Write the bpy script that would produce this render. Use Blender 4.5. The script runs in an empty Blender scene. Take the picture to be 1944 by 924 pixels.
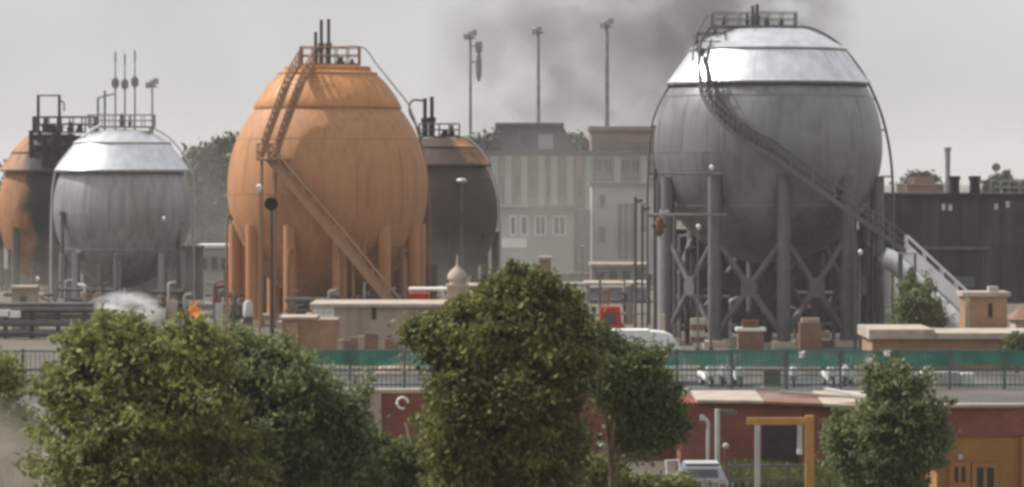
import bpy, math, random
import numpy as np
from mathutils import Vector, Matrix
R_ = math.radians
random.seed(7)
SC = bpy.context.scene
COL = SC.collection
V = Vector

# ------------------------------------------------------------------ camera
F = 6140.0            # focal length in photograph pixels (frame 1944 wide)
HC, HY = 10.4, 330.0  # camera height, horizon row
cd = bpy.data.cameras.new('camera')
cam = bpy.data.objects.new('camera', cd); COL.objects.link(cam)
cd.sensor_width = 36.0; cd.lens = 36.0 * F / 1944.0
cd.shift_y = (HY - 462.0) / 1944.0
cd.clip_start = 1.0; cd.clip_end = 6000.0
cam.location = (0, 0, HC); cam.rotation_euler = (R_(90), 0, 0)
SC.camera = cam

# ------------------------------------------------------------------ world, sun, exposure
SUN = V((-0.63, 0.20, 0.75)).normalized()
w = bpy.data.worlds.new('World'); SC.world = w; w.use_nodes = True
nt = w.node_tree; nt.nodes.clear()
sky = nt.nodes.new('ShaderNodeTexSky'); sky.sky_type = 'NISHITA'; sky.sun_disc = False
sky.sun_elevation = math.asin(SUN.z); sky.sun_rotation = math.atan2(SUN.x, SUN.y)
sky.dust_density = 6.0; sky.air_density = 1.0; sky.ozone_density = 1.0
hs = nt.nodes.new('ShaderNodeHueSaturation'); hs.inputs['Saturation'].default_value = 0.12
mx = nt.nodes.new('ShaderNodeMixRGB'); mx.inputs[0].default_value = 0.75
mx.inputs[2].default_value = (6.6, 6.6, 6.58, 1)      # even veil of high thin cloud
bg = nt.nodes.new('ShaderNodeBackground'); bg.inputs[1].default_value = 0.10
wo = nt.nodes.new('ShaderNodeOutputWorld')
L = nt.links.new
L(sky.outputs[0], hs.inputs['Color']); L(hs.outputs[0], mx.inputs[1]); 
tcw = nt.nodes.new('ShaderNodeTexCoord'); nzw = nt.nodes.new('ShaderNodeTexNoise'); nzw.inputs['Scale'].default_value = 9.0; nzw.inputs['Detail'].default_value = 5; nzw.inputs['Distortion'].default_value = .4
crw = nt.nodes.new('ShaderNodeValToRGB'); crw.color_ramp.elements[0].position = .3; crw.color_ramp.elements[1].position = .7
crw.color_ramp.elements[0].color = (7.2, 7.2, 7.2, 1); crw.color_ramp.elements[1].color = (9.0, 8.98, 8.9, 1)
L(tcw.outputs['Generated'], nzw.inputs['Vector']); L(nzw.outputs[0], crw.inputs[0]); L(crw.outputs[0], mx.inputs[2])
L(mx.outputs[0], bg.inputs[0]); L(bg.outputs[0], wo.inputs[0])
sd = bpy.data.lights.new('sun', 'SUN'); sd.energy = 5.0; sd.angle = R_(0.6); sd.color = (1.0, 0.95, 0.87)
so = bpy.data.objects.new('sun', sd); COL.objects.link(so)
so.rotation_euler = SUN.to_track_quat('Z', 'Y').to_euler(); so.location = (-60, 200, 120)
SC.view_settings.view_transform = 'Standard'; SC.view_settings.look = 'None'
SC.view_settings.gamma = 1.0; SC.view_settings.exposure = 0.0
try: SC.view_settings.use_curve_mapping = False
except Exception: pass
SC.render.engine = 'CYCLES'
cy = SC.cycles
cy.max_bounces = 6; cy.diffuse_bounces = 3; cy.glossy_bounces = 3; cy.transmission_bounces = 4
cy.volume_bounces = 1; cy.transparent_max_bounces = 16
cy.volume_step_rate = 4.0; cy.volume_max_steps = 128
cy.use_denoising = True
cy.pixel_filter_type = 'BLACKMAN_HARRIS'; cy.filter_width = 3.2
cy.sample_clamp_indirect = 6.0

# ------------------------------------------------------------------ helpers
def P(px, py, d): return V(((px - 972.0) / F * d, d, HC + (HY - py) / F * d))
def X(px, d): return (px - 972.0) / F * d
def Z(py, d): return HC + (HY - py) / F * d
ORG = {}

class MB:
    def __init__(s): s.v = []; s.f = []
    def add(s, vs, fs):
        b = len(s.v); s.v += [tuple(p) for p in vs]; s.f += [tuple(b + i for i in f) for f in fs]; return s
    def box(s, c, d, rz=0.0, m=None):
        x, y, z = d[0] / 2, d[1] / 2, d[2] / 2
        M = m if m is not None else Matrix.Rotation(rz, 3, 'Z')
        vs = [V(c) + M @ V((a * x, b * y, e * z)) for e in (-1, 1) for a, b in ((-1, -1), (1, -1), (1, 1), (-1, 1))]
        return s.add(vs, [(3, 2, 1, 0), (4, 5, 6, 7), (0, 1, 5, 4), (1, 2, 6, 5), (2, 3, 7, 6), (3, 0, 4, 7)])
    def b2(s, x0, x1, y0, y1, z0, z1):
        return s.box(((x0 + x1) / 2, (y0 + y1) / 2, (z0 + z1) / 2), (x1 - x0, y1 - y0, z1 - z0))
    def bar(s, a, b, wd, ht, up=V((0, 0, 1))):
        a, b = V(a), V(b); t = b - a; l = t.length; t.normalize()
        if abs(t.dot(up)) > .99: up = V((1, 0, 0))
        q = t.cross(up).normalized(); u = q.cross(t)
        M = Matrix((t, q, u)).transposed()
        return s.box((a + b) / 2, (l, wd, ht), m=M)
    def tube(s, pts, r, n=10, cap=True, closed=False):
        pts = [V(p) for p in pts]; k = len(pts)
        rr = r if isinstance(r, (list, tuple)) else [r] * k
        vs = []; u = None
        for i, p in enumerate(pts):
            a = pts[(i - 1) % k] if (closed or i) else p
            b = pts[(i + 1) % k] if (closed or i < k - 1) else p
            t = (b - a).normalized()
            if u is None: u = t.orthogonal().normalized()
            else:
                u = (u - t * u.dot(t))
                u = u.normalized() if u.length > 1e-6 else t.orthogonal().normalized()
            q = t.cross(u)
            vs += [p + (u * math.cos(j * 2 * math.pi / n) + q * math.sin(j * 2 * math.pi / n)) * rr[i] for j in range(n)]
        fs = []
        for i in range(k if closed else k - 1):
            i2 = (i + 1) % k
            fs += [(i * n + j, i * n + (j + 1) % n, i2 * n + (j + 1) % n, i2 * n + j) for j in range(n)]
        if cap and not closed:
            fs += [tuple(range(n - 1, -1, -1)), tuple((k - 1) * n + j for j in range(n))]
        return s.add(vs, fs)
    def cyl(s, a, b, r, n=12): return s.tube([a, b], r, n)
    def lathe(s, c, prof, n=48, closed=False):
        c = V(c); vs = []; k = len(prof)
        for r, z in prof:
            vs += [c + V((r * math.cos(j * 2 * math.pi / n), r * math.sin(j * 2 * math.pi / n), z)) for j in range(n)]
        fs = []
        for i in range(k if closed else k - 1):
            i2 = (i + 1) % k
            fs += [(i * n + j, i * n + (j + 1) % n, i2 * n + (j + 1) % n, i2 * n + j) for j in range(n)]
        return s.add(vs, fs)
    def ball(s, c, r, n=16, m=10):
        c = V(c); rx, ry, rz = r if isinstance(r, (tuple, list)) else (r, r, r)
        vs = [c + V((0, 0, -rz))]
        for i in range(1, m):
            a = -math.pi / 2 + math.pi * i / m
            vs += [c + V((rx * math.cos(a) * math.cos(j * 2 * math.pi / n), ry * math.cos(a) * math.sin(j * 2 * math.pi / n), rz * math.sin(a))) for j in range(n)]
        vs.append(c + V((0, 0, rz))); t = len(vs) - 1
        fs = [(0, 1 + (j + 1) % n, 1 + j) for j in range(n)]
        for i in range(m - 2):
            fs += [(1 + i * n + j, 1 + i * n + (j + 1) % n, 1 + (i + 1) * n + (j + 1) % n, 1 + (i + 1) * n + j) for j in range(n)]
        fs += [(t, 1 + (m - 2) * n + j, 1 + (m - 2) * n + (j + 1) % n) for j in range(n)]
        return s.add(vs, fs)
    def mesh(s, name, mat, off, smooth):
        me = bpy.data.meshes.new(name)
        me.from_pydata([(p[0] - off.x, p[1] - off.y, p[2] - off.z) for p in s.v], [], s.f)
        me.materials.append(mat); me.update()
        if smooth:
            me.polygons.foreach_set('use_smooth', [True] * len(me.polygons))
            me.set_sharp_from_angle(angle=R_(40))
        return me
    def part(s, name, mat, parent, smooth=False, label=None, kind=None):
        o = bpy.data.objects.new(name, s.mesh(name, mat, ORG[parent.name], smooth)); COL.objects.link(o)
        o.parent = parent; ORG[o.name] = ORG[parent.name]
        if label: o['label'] = label
        if kind: o['kind'] = kind
        return o
    def thing(s, name, mat, label, cat, group=None, kind=None, smooth=False):
        xs = [p[0] for p in s.v]; ys = [p[1] for p in s.v]; zs = [p[2] for p in s.v]
        off = V(((min(xs) + max(xs)) / 2, (min(ys) + max(ys)) / 2, min(zs)))
        o = bpy.data.objects.new(name, s.mesh(name, mat, off, smooth)); COL.objects.link(o)
        o.location = off; ORG[o.name] = off
        tag(o, label, cat, group, kind); return o

def tag(o, label=None, cat=None, group=None, kind=None):
    if label: o['label'] = label
    if cat: o['category'] = cat
    if group: o['group'] = group
    if kind: o['kind'] = kind
def root(name, loc, label, cat, group=None):
    o = bpy.data.objects.new(name, None); COL.objects.link(o); o.location = V(loc); o.empty_display_size = .5
    ORG[o.name] = V(loc); tag(o, label, cat, group); return o
def share(proto, name, parent, delta):
    c = bpy.data.objects.new(name, proto.data); COL.objects.link(c); c.parent = parent; c.location = V(delta); return c
def spline(pts, n=8):
    pts = [V(p) for p in pts]; out = []
    for i in range(len(pts) - 1):
        p0 = pts[max(i - 1, 0)]; p1 = pts[i]; p2 = pts[i + 1]; p3 = pts[min(i + 2, len(pts) - 1)]
        for k in range(n):
            t = k / n
            out.append(.5 * ((2 * p1) + (p2 - p0) * t + (2 * p0 - 5 * p1 + 4 * p2 - p3) * t * t + (3 * p1 - p0 - 3 * p2 + p3) * t ** 3))
    return out + [pts[-1]]

# ------------------------------------------------------------------ materials
def mat(name, base, rough=.7, metal=0.0, var=.15, scale=1.5, streak=None, streak_col=None, streak_amt=.5, bump=.0, bscale=20, spec=.3, blotch=None, blotch_scale=.4, blotch_lo=.5, blotch_hi=.65):
    m = bpy.data.materials.new(name); m.use_nodes = True; n = m.node_tree; lk = n.links.new
    b = n.nodes['Principled BSDF']; b.inputs['Roughness'].default_value = rough; b.inputs['Metallic'].default_value = metal
    b.inputs['Specular IOR Level'].default_value = spec
    tc = n.nodes.new('ShaderNodeTexCoord')
    nz = n.nodes.new('ShaderNodeTexNoise'); nz.inputs['Scale'].default_value = scale; nz.inputs['Detail'].default_value = 6
    lk(tc.outputs['Object'], nz.inputs['Vector'])
    rp = n.nodes.new('ShaderNodeValToRGB'); c = V(base)
    lo, hi = c * (1 - var), c * (1 + var)
    rp.color_ramp.elements[0].position = .3; rp.color_ramp.elements[1].position = .7
    rp.color_ramp.elements[0].color = (*lo, 1); rp.color_ramp.elements[1].color = (*hi, 1)
    lk(nz.outputs[0], rp.inputs[0]); out = rp.outputs[0]
    def over(fac, col, src):
        mxn = n.nodes.new('ShaderNodeMixRGB'); mxn.inputs[2].default_value = (*col, 1)
        lk(fac, mxn.inputs[0]); lk(src, mxn.inputs[1]); return mxn.outputs[0]
    if streak:
        mp = n.nodes.new('ShaderNodeMapping'); mp.inputs['Scale'].default_value = streak
        lk(tc.outputs['Object'], mp.inputs[0])
        n2 = n.nodes.new('ShaderNodeTexNoise'); n2.inputs['Scale'].default_value = 1.0; n2.inputs['Detail'].default_value = 5
        lk(mp.outputs[0], n2.inputs['Vector'])
        r2 = n.nodes.new('ShaderNodeValToRGB'); r2.color_ramp.elements[0].position = .45; r2.color_ramp.elements[1].position = .72
        r2.color_ramp.elements[1].color = (streak_amt,) * 3 + (1,)
        lk(n2.outputs[0], r2.inputs[0]); out = over(r2.outputs[0], streak_col, out)
    if blotch:
        n3 = n.nodes.new('ShaderNodeTexNoise'); n3.inputs['Scale'].default_value = blotch_scale; n3.inputs['Detail'].default_value = 7
        lk(tc.outputs['Object'], n3.inputs['Vector'])
        r3 = n.nodes.new('ShaderNodeValToRGB'); r3.color_ramp.elements[0].position = blotch_lo; r3.color_ramp.elements[1].position = blotch_hi
        lk(n3.outputs[0], r3.inputs[0]); out = over(r3.outputs[0], blotch, out)
    lk(out, b.inputs['Base Color'])
    if bump:
        n4 = n.nodes.new('ShaderNodeTexNoise'); n4.inputs['Scale'].default_value = bscale; n4.inputs['Detail'].default_value = 4
        lk(tc.outputs['Object'], n4.inputs['Vector'])
        bp = n.nodes.new('ShaderNodeBump'); bp.inputs['Strength'].default_value = bump; bp.inputs['Distance'].default_value = .05
        lk(n4.outputs[0], bp.inputs['Height']); lk(bp.outputs[0], b.inputs['Normal'])
    m['b'] = 1
    return m
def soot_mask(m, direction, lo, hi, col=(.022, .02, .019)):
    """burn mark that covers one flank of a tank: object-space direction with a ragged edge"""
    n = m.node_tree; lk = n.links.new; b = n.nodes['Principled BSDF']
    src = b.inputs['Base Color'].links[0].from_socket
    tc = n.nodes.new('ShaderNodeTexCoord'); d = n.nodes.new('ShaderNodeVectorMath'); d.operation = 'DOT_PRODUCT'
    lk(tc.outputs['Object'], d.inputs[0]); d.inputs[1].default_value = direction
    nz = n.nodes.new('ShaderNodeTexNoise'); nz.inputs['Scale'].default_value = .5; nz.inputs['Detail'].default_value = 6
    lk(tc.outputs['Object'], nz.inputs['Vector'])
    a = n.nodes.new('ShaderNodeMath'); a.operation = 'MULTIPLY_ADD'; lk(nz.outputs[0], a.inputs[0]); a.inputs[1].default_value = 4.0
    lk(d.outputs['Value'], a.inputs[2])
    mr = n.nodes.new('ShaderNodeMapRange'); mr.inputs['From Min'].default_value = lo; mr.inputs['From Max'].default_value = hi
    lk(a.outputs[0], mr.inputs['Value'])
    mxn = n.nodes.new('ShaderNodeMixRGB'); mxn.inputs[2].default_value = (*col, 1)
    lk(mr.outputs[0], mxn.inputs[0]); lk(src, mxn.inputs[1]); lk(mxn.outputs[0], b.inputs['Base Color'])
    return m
def brick_mat(name, c1, c2, mortar, scale=1.0):
    m = mat(name, c1, .9, bump=.3)
    n = m.node_tree; lk = n.links.new; b = n.nodes['Principled BSDF']
    tc = n.nodes.new('ShaderNodeTexCoord'); mp = n.nodes.new('ShaderNodeMapping'); mp.inputs['Rotation'].default_value = (R_(90), 0, 0)
    lk(tc.outputs['Object'], mp.inputs[0])
    bt = n.nodes.new('ShaderNodeTexBrick'); bt.inputs['Scale'].default_value = scale
    bt.inputs['Brick Width'].default_value = .24; bt.inputs['Row Height'].default_value = .075; bt.inputs['Mortar Size'].default_value = .010
    bt.inputs['Color1'].default_value = (*c1, 1); bt.inputs['Color2'].default_value = (*c2, 1); bt.inputs['Mortar'].default_value = (*mortar, 1)
    lk(mp.outputs[0], bt.inputs['Vector'])
    nz = n.nodes.new('ShaderNodeTexNoise'); nz.inputs['Scale'].default_value = .8; nz.inputs['Detail'].default_value = 6; lk(tc.outputs['Object'], nz.inputs['Vector'])
    mxn = n.nodes.new('ShaderNodeMixRGB'); mxn.blend_type = 'MULTIPLY'; mxn.inputs[0].default_value = .55
    rp = n.nodes.new('ShaderNodeValToRGB'); rp.color_ramp.elements[0].position = .3; rp.color_ramp.elements[0].color = (.35, .33, .3, 1); rp.color_ramp.elements[1].position = .65
    lk(nz.outputs[0], rp.inputs[0]); lk(bt.outputs[0], mxn.inputs[1]); lk(rp.outputs[0], mxn.inputs[2]); lk(mxn.outputs[0], b.inputs['Base Color'])
    return m
def leaf_mat(name, dark, light, trans=.35):
    m = bpy.data.materials.new(name); m.use_nodes = True; n = m.node_tree; lk = n.links.new; n.nodes.clear()
    g = n.nodes.new('ShaderNodeNewGeometry'); tc = n.nodes.new('ShaderNodeTexCoord')
    nz = n.nodes.new('ShaderNodeTexNoise'); nz.inputs['Scale'].default_value = .9; nz.inputs['Detail'].default_value = 3
    lk(tc.outputs['Object'], nz.inputs['Vector'])
    ad = n.nodes.new('ShaderNodeMath'); ad.operation = 'MULTIPLY_ADD'; lk(g.outputs['Random Per Island'], ad.inputs[0]); ad.inputs[1].default_value = .5
    lk(nz.outputs[0], ad.inputs[2])
    rp = n.nodes.new('ShaderNodeValToRGB'); rp.color_ramp.elements[0].position = .45; rp.color_ramp.elements[1].position = 1.0
    rp.color_ramp.elements[0].color = (*dark, 1); rp.color_ramp.elements[1].color = (*light, 1)
    lk(ad.outputs[0], rp.inputs[0])
    p = n.nodes.new('ShaderNodeBsdfPrincipled'); p.inputs['Roughness'].default_value = .55; p.inputs['Specular IOR Level'].default_value = .3
    t = n.nodes.new('ShaderNodeBsdfTranslucent'); mx2 = n.nodes.new('ShaderNodeMixShader'); mx2.inputs[0].default_value = trans
    o = n.nodes.new('ShaderNodeOutputMaterial')
    lk(rp.outputs[0], p.inputs['Base Color']); lk(rp.outputs[0], t.inputs['Color'])
    lk(p.outputs[0], mx2.inputs[1]); lk(t.outputs[0], mx2.inputs[2]); lk(mx2.outputs[0], o.inputs['Surface'])
    return m

ORANGE = mat('orange_paint', (.45, .215, .10), .6, var=.10, scale=.5, streak=(2.6, 2.6, .07), streak_col=(.23, .11, .06), streak_amt=.6, blotch=(.36, .19, .105), blotch_scale=.5, blotch_lo=.5, blotch_hi=.8)
ORANGE_CAP = mat('orange_cap', (.52, .235, .09), .55, var=.10, scale=.5, streak=(2.2, 2.2, .10), streak_col=(.33, .16, .07), streak_amt=.75)
ORANGE_STEEL = mat('orange_steel', (.27, .155, .095), .7, streak=(3, 3, .2), streak_col=(.2, .12, .08), streak_amt=.7)
ORANGE_STAIR = mat('tan_stair', (.34, .195, .12), .7, var=.12)
ORANGE_COL = mat('orange_column', (.34, .19, .11), .7, var=.15, streak=(3, 3, .2), streak_col=(.20, .14, .10), streak_amt=.7)
BROWN = mat('brown_tank', (.36, .17, .08), .65, streak=(1.4, 1.4, .08), streak_col=(.16, .08, .05), streak_amt=.8)
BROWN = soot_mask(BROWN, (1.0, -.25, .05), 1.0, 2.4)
BURNT = soot_mask(mat('burnt_tank', (.42, .21, .10), .75, streak=(1.4, 1.4, .1), streak_col=(.16, .08, .05), streak_amt=.8), (-.8, 0.0, -.9), -11.5, -10.3, (.058, .036, .028))
SILVER = mat('silver_paint', (.205, .205, .222), .36, metal=.38, var=.10, scale=.5, streak=(2.4, 2.4, .06), streak_col=(.14, .125, .105), streak_amt=.75, blotch=(.27, .27, .28), blotch_scale=.45, blotch_lo=.5, blotch_hi=.75, bump=.03, bscale=1.2)
SILVER2 = mat('silver_paint_pale', (.32, .32, .345), .45, metal=.55, var=.10, scale=.5, streak=(2.6, 2.6, .06), streak_col=(.19, .165, .14), streak_amt=.7)
ALUB = mat('bright_aluminium', (.85, .86, .88), .42, metal=.45, var=.08, scale=1.0)
ALU = mat('aluminium_sheet', (.72, .74, .79), .36, metal=.8, var=.12, scale=1.2, streak=(1.6, 1.6, .25), streak_col=(.52, .53, .57), streak_amt=.5, bump=.015, bscale=1.0)
STEEL = mat('grey_steel', (.135, .135, .14), .6, metal=.2, var=.2, scale=1.2, streak=(2, 2, .2), streak_col=(.11, .10, .085), streak_amt=.6)
DSTEEL = mat('dark_steel', (.075, .07, .068), .7, var=.25)
FAR_STEEL = mat('far_steel', (.22, .225, .23), .7, var=.2)
GALV = mat('galvanised', (.50, .50, .50), .5, metal=.4, var=.12)
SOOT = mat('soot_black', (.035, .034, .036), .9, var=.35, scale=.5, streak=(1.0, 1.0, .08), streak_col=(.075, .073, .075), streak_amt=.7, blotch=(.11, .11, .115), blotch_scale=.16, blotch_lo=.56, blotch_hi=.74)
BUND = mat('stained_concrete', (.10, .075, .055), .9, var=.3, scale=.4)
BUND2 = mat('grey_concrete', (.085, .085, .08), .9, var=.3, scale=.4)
BLACK = mat('matt_black', (.02, .02, .021), .9, var=.3)
WHITE = mat('white_paint', (.74, .74, .72), .5, var=.07, scale=2)
CREAM = mat('cream_render', (.52, .47, .40), .9, var=.12, scale=.7, streak=(2, 2, .3), streak_col=(.33, .28, .23), streak_amt=.6, bump=.1)
TANWALL = mat('tan_render', (.37, .30, .24), .9, var=.15, scale=.6, streak=(1.5, 1.5, .3), streak_col=(.22, .17, .14), streak_amt=.7, bump=.1)
HALL = mat('hall_render', (.25, .21, .18), .9, var=.12, scale=.25, streak=(.5, .5, .05), streak_col=(.20, .18, .165), streak_amt=.7)
HALLPALE = mat('hall_pale', (.33, .325, .315), .85, var=.1, scale=.5, streak=(.8, .8, .1), streak_col=(.3, .29, .27), streak_amt=.6)
HALLDARK = mat('hall_dark', (.12, .115, .11), .9, var=.2)
ROOFGREY = mat('roof_grey', (.10, .105, .11), .8, var=.15)
ROOFBROWN = mat('roof_brown', (.24, .14, .115), .85, var=.15, scale=.4)
GLASS = mat('dark_glass', (.035, .04, .055), .15, var=.3, spec=.5)
BRICK = brick_mat('red_brick', (.30, .082, .055), (.22, .062, .045), (.22, .14, .11))
BRICKP = brick_mat('pink_brick', (.30, .155, .12), (.22, .11, .085), (.24, .18, .15))
BRICKO = brick_mat('orange_brick', (.42, .22, .13), (.34, .17, .10), (.36, .28, .21))
OCHRE = mat('ochre_render', (.34, .175, .065), .85, var=.12, scale=.8, streak=(2, 2, .3), streak_col=(.22, .11, .05), streak_amt=.6)
OCHREWOOD = mat('ochre_timber', (.44, .24, .075), .7, var=.15, scale=2)
SLAB = mat('pale_slab', (.40, .34, .285), .9, var=.14, scale=1.2, bump=.15, blotch=(.30, .24, .20), blotch_scale=.7)
GREEN = mat('green_paint', (.014, .19, .145), .55, var=.25, scale=1.0, blotch=(.012, .11, .09), blotch_scale=.6)
FENCEDARK = mat('fence_iron', (.085, .12, .115), .6, var=.25)
RED = mat('red_paint', (.36, .03, .025), .45, var=.15)
RUST = mat('rust', (.13, .06, .035), .8, var=.3)
BLUEGREY = mat('bluegrey_paint', (.16, .17, .21), .35, var=.08, spec=.5)
RUBBER = mat('rubber', (.02, .02, .02), .8)
BARK = mat('bark', (.13, .095, .065), .95, var=.3, scale=4, bump=.5, bscale=8)
DUST = mat('dusty_ground', (.125, .108, .09), .95, var=.14, scale=.08, bump=.2, bscale=3, blotch=(.075, .068, .06), blotch_scale=.12, blotch_lo=.48, blotch_hi=.7)
ROAD = mat('asphalt', (.085, .083, .082), .9, var=.2, scale=.4, bump=.1, blotch=(.14, .125, .11), blotch_scale=.25)
KERB = mat('kerb_stone', (.36, .33, .29), .9, var=.15)
def net_mat(name, col, alpha):
    m = mat(name, col, .7, var=.3, scale=1.2); n = m.node_tree; lk = n.links.new; b = n.nodes['Principled BSDF']
    tr = n.nodes.new('ShaderNodeBsdfTransparent'); mxs = n.nodes.new('ShaderNodeMixShader'); tc = n.nodes.new('ShaderNodeTexCoord'); nz = n.nodes.new('ShaderNodeTexNoise'); nz.inputs['Scale'].default_value = .9; nz.inputs['Detail'].default_value = 5
    lk(tc.outputs['Object'], nz.inputs['Vector']); mr = n.nodes.new('ShaderNodeMapRange'); mr.inputs['From Min'].default_value = .3; mr.inputs['From Max'].default_value = .7
    mr.inputs['To Min'].default_value = alpha[0]; mr.inputs['To Max'].default_value = alpha[1]
    lk(nz.outputs[0], mr.inputs['Value']); lk(mr.outputs[0], mxs.inputs[0]); lk(tr.outputs[0], mxs.inputs[1]); lk(b.outputs[0], mxs.inputs[2]); lk(mxs.outputs[0], n.nodes['Material Output'].inputs['Surface']); return m
NET = net_mat('green_netting', (.022, .26, .20), (.7, 1.0)); NET2 = net_mat('green_netting_thin', (.07, .22, .19), (.0, .55))
L_OLIVE = leaf_mat('leaf_olive', (.085, .10, .032), (.31, .32, .105), .42)
L_GREEN = leaf_mat('leaf_green', (.070, .092, .042), (.25, .285, .125), .42)
L_DARK = leaf_mat('leaf_dark', (.045, .060, .023), (.19, .22, .08), .4)
L_CENTRE = leaf_mat('leaf_centre', (.052, .060, .020), (.24, .24, .075), .4)
L_FAR = leaf_mat('leaf_far', (.045, .055, .035), (.09, .10, .06), .2)
L_GRASS = leaf_mat('grass_blade', (.06, .075, .02), (.15, .16, .05), .3)

# ------------------------------------------------------------------ ground
def sheet(name, x0, x1, y0, y1, z, m, kind='structure'):
    mb = MB(); mb.add([(x0, y0, z), (x1, y0, z), (x1, y1, z), (x0, y1, z)], [(0, 1, 2, 3)])
    o = bpy.data.objects.new(name, mb.mesh(name, m, V((0, 0, 0)), False)); COL.objects.link(o); o['kind'] = kind; return o
sheet('ground', -1500, 1500, -40, 3000, 0.0, DUST)
sheet('road', -80, 80, 140.0, 166.5, 0.004, ROAD)
k = MB()
for i in range(60):
    k.b2(-60 + i * 2.0, -60 + i * 2.0 + 1.97, 166.55, 166.8, 0.0, .13)
o = bpy.data.objects.new('kerb', k.mesh('kerb', KERB, V((0, 0, 0)), False)); COL.objects.link(o); o['kind'] = 'structure'

# ------------------------------------------------------------------ tanks
def rail_ring(mb, pts, h, r=.035, posts=None, closed=True):
    pts = [V(p) for p in pts]
    for hh in (h, h * .5):
        mb.tube([p + V((0, 0, hh)) for p in pts], r, 6, closed=closed)
    for p in pts[::posts or 1]:
        mb.cyl(p, p + V((0, 0, h)), r, 6)

def stairs(rt, name, pts, outw, width, m, mt, rail_h=1.0, rise=.2, rail_r=.035, sh=.26):
    """flight along pts (inner edge); outw(p) gives the horizontal outward direction"""
    st = MB(); tr = MB(); ra = MB(); pts = [V(p) for p in pts]
    ins = pts; outs = [p + outw(p) * width for p in pts]
    for line in (ins, outs):
        for a, b in zip(line[:-1], line[1:]): st.bar(a, b, .06, sh)
        top = [p + V((0, 0, rail_h)) for p in line]; mid = [p + V((0, 0, rail_h * .5)) for p in line]
        ra.tube(top, rail_r, 6); ra.tube(mid, rail_r * .8, 6)
        acc = 0
        for a, b in zip(line[:-1], line[1:]):
            l = (b - a).length; q = max(1, int(l / 1.1))
            for j in range(q):
                p = a.lerp(b, j / q); ra.cyl(p, p + V((0, 0, rail_h)), rail_r, 6)
    for i in range(len(pts) - 1):
        n = max(1, int(abs(pts[i + 1].z - pts[i].z) / rise))
        for j in range(n):
            t = (j + .5) / n; a = ins[i].lerp(ins[i + 1], t); b = outs[i].lerp(outs[i + 1], t)
            tr.bar(a, b, .24, .03)
    s = st.part('stair_stringer', m, rt); t = tr.part('stair_treads', mt, rt, kind='stuff'); r = ra.part('stair_handrail', m, rt)
    return s

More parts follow.
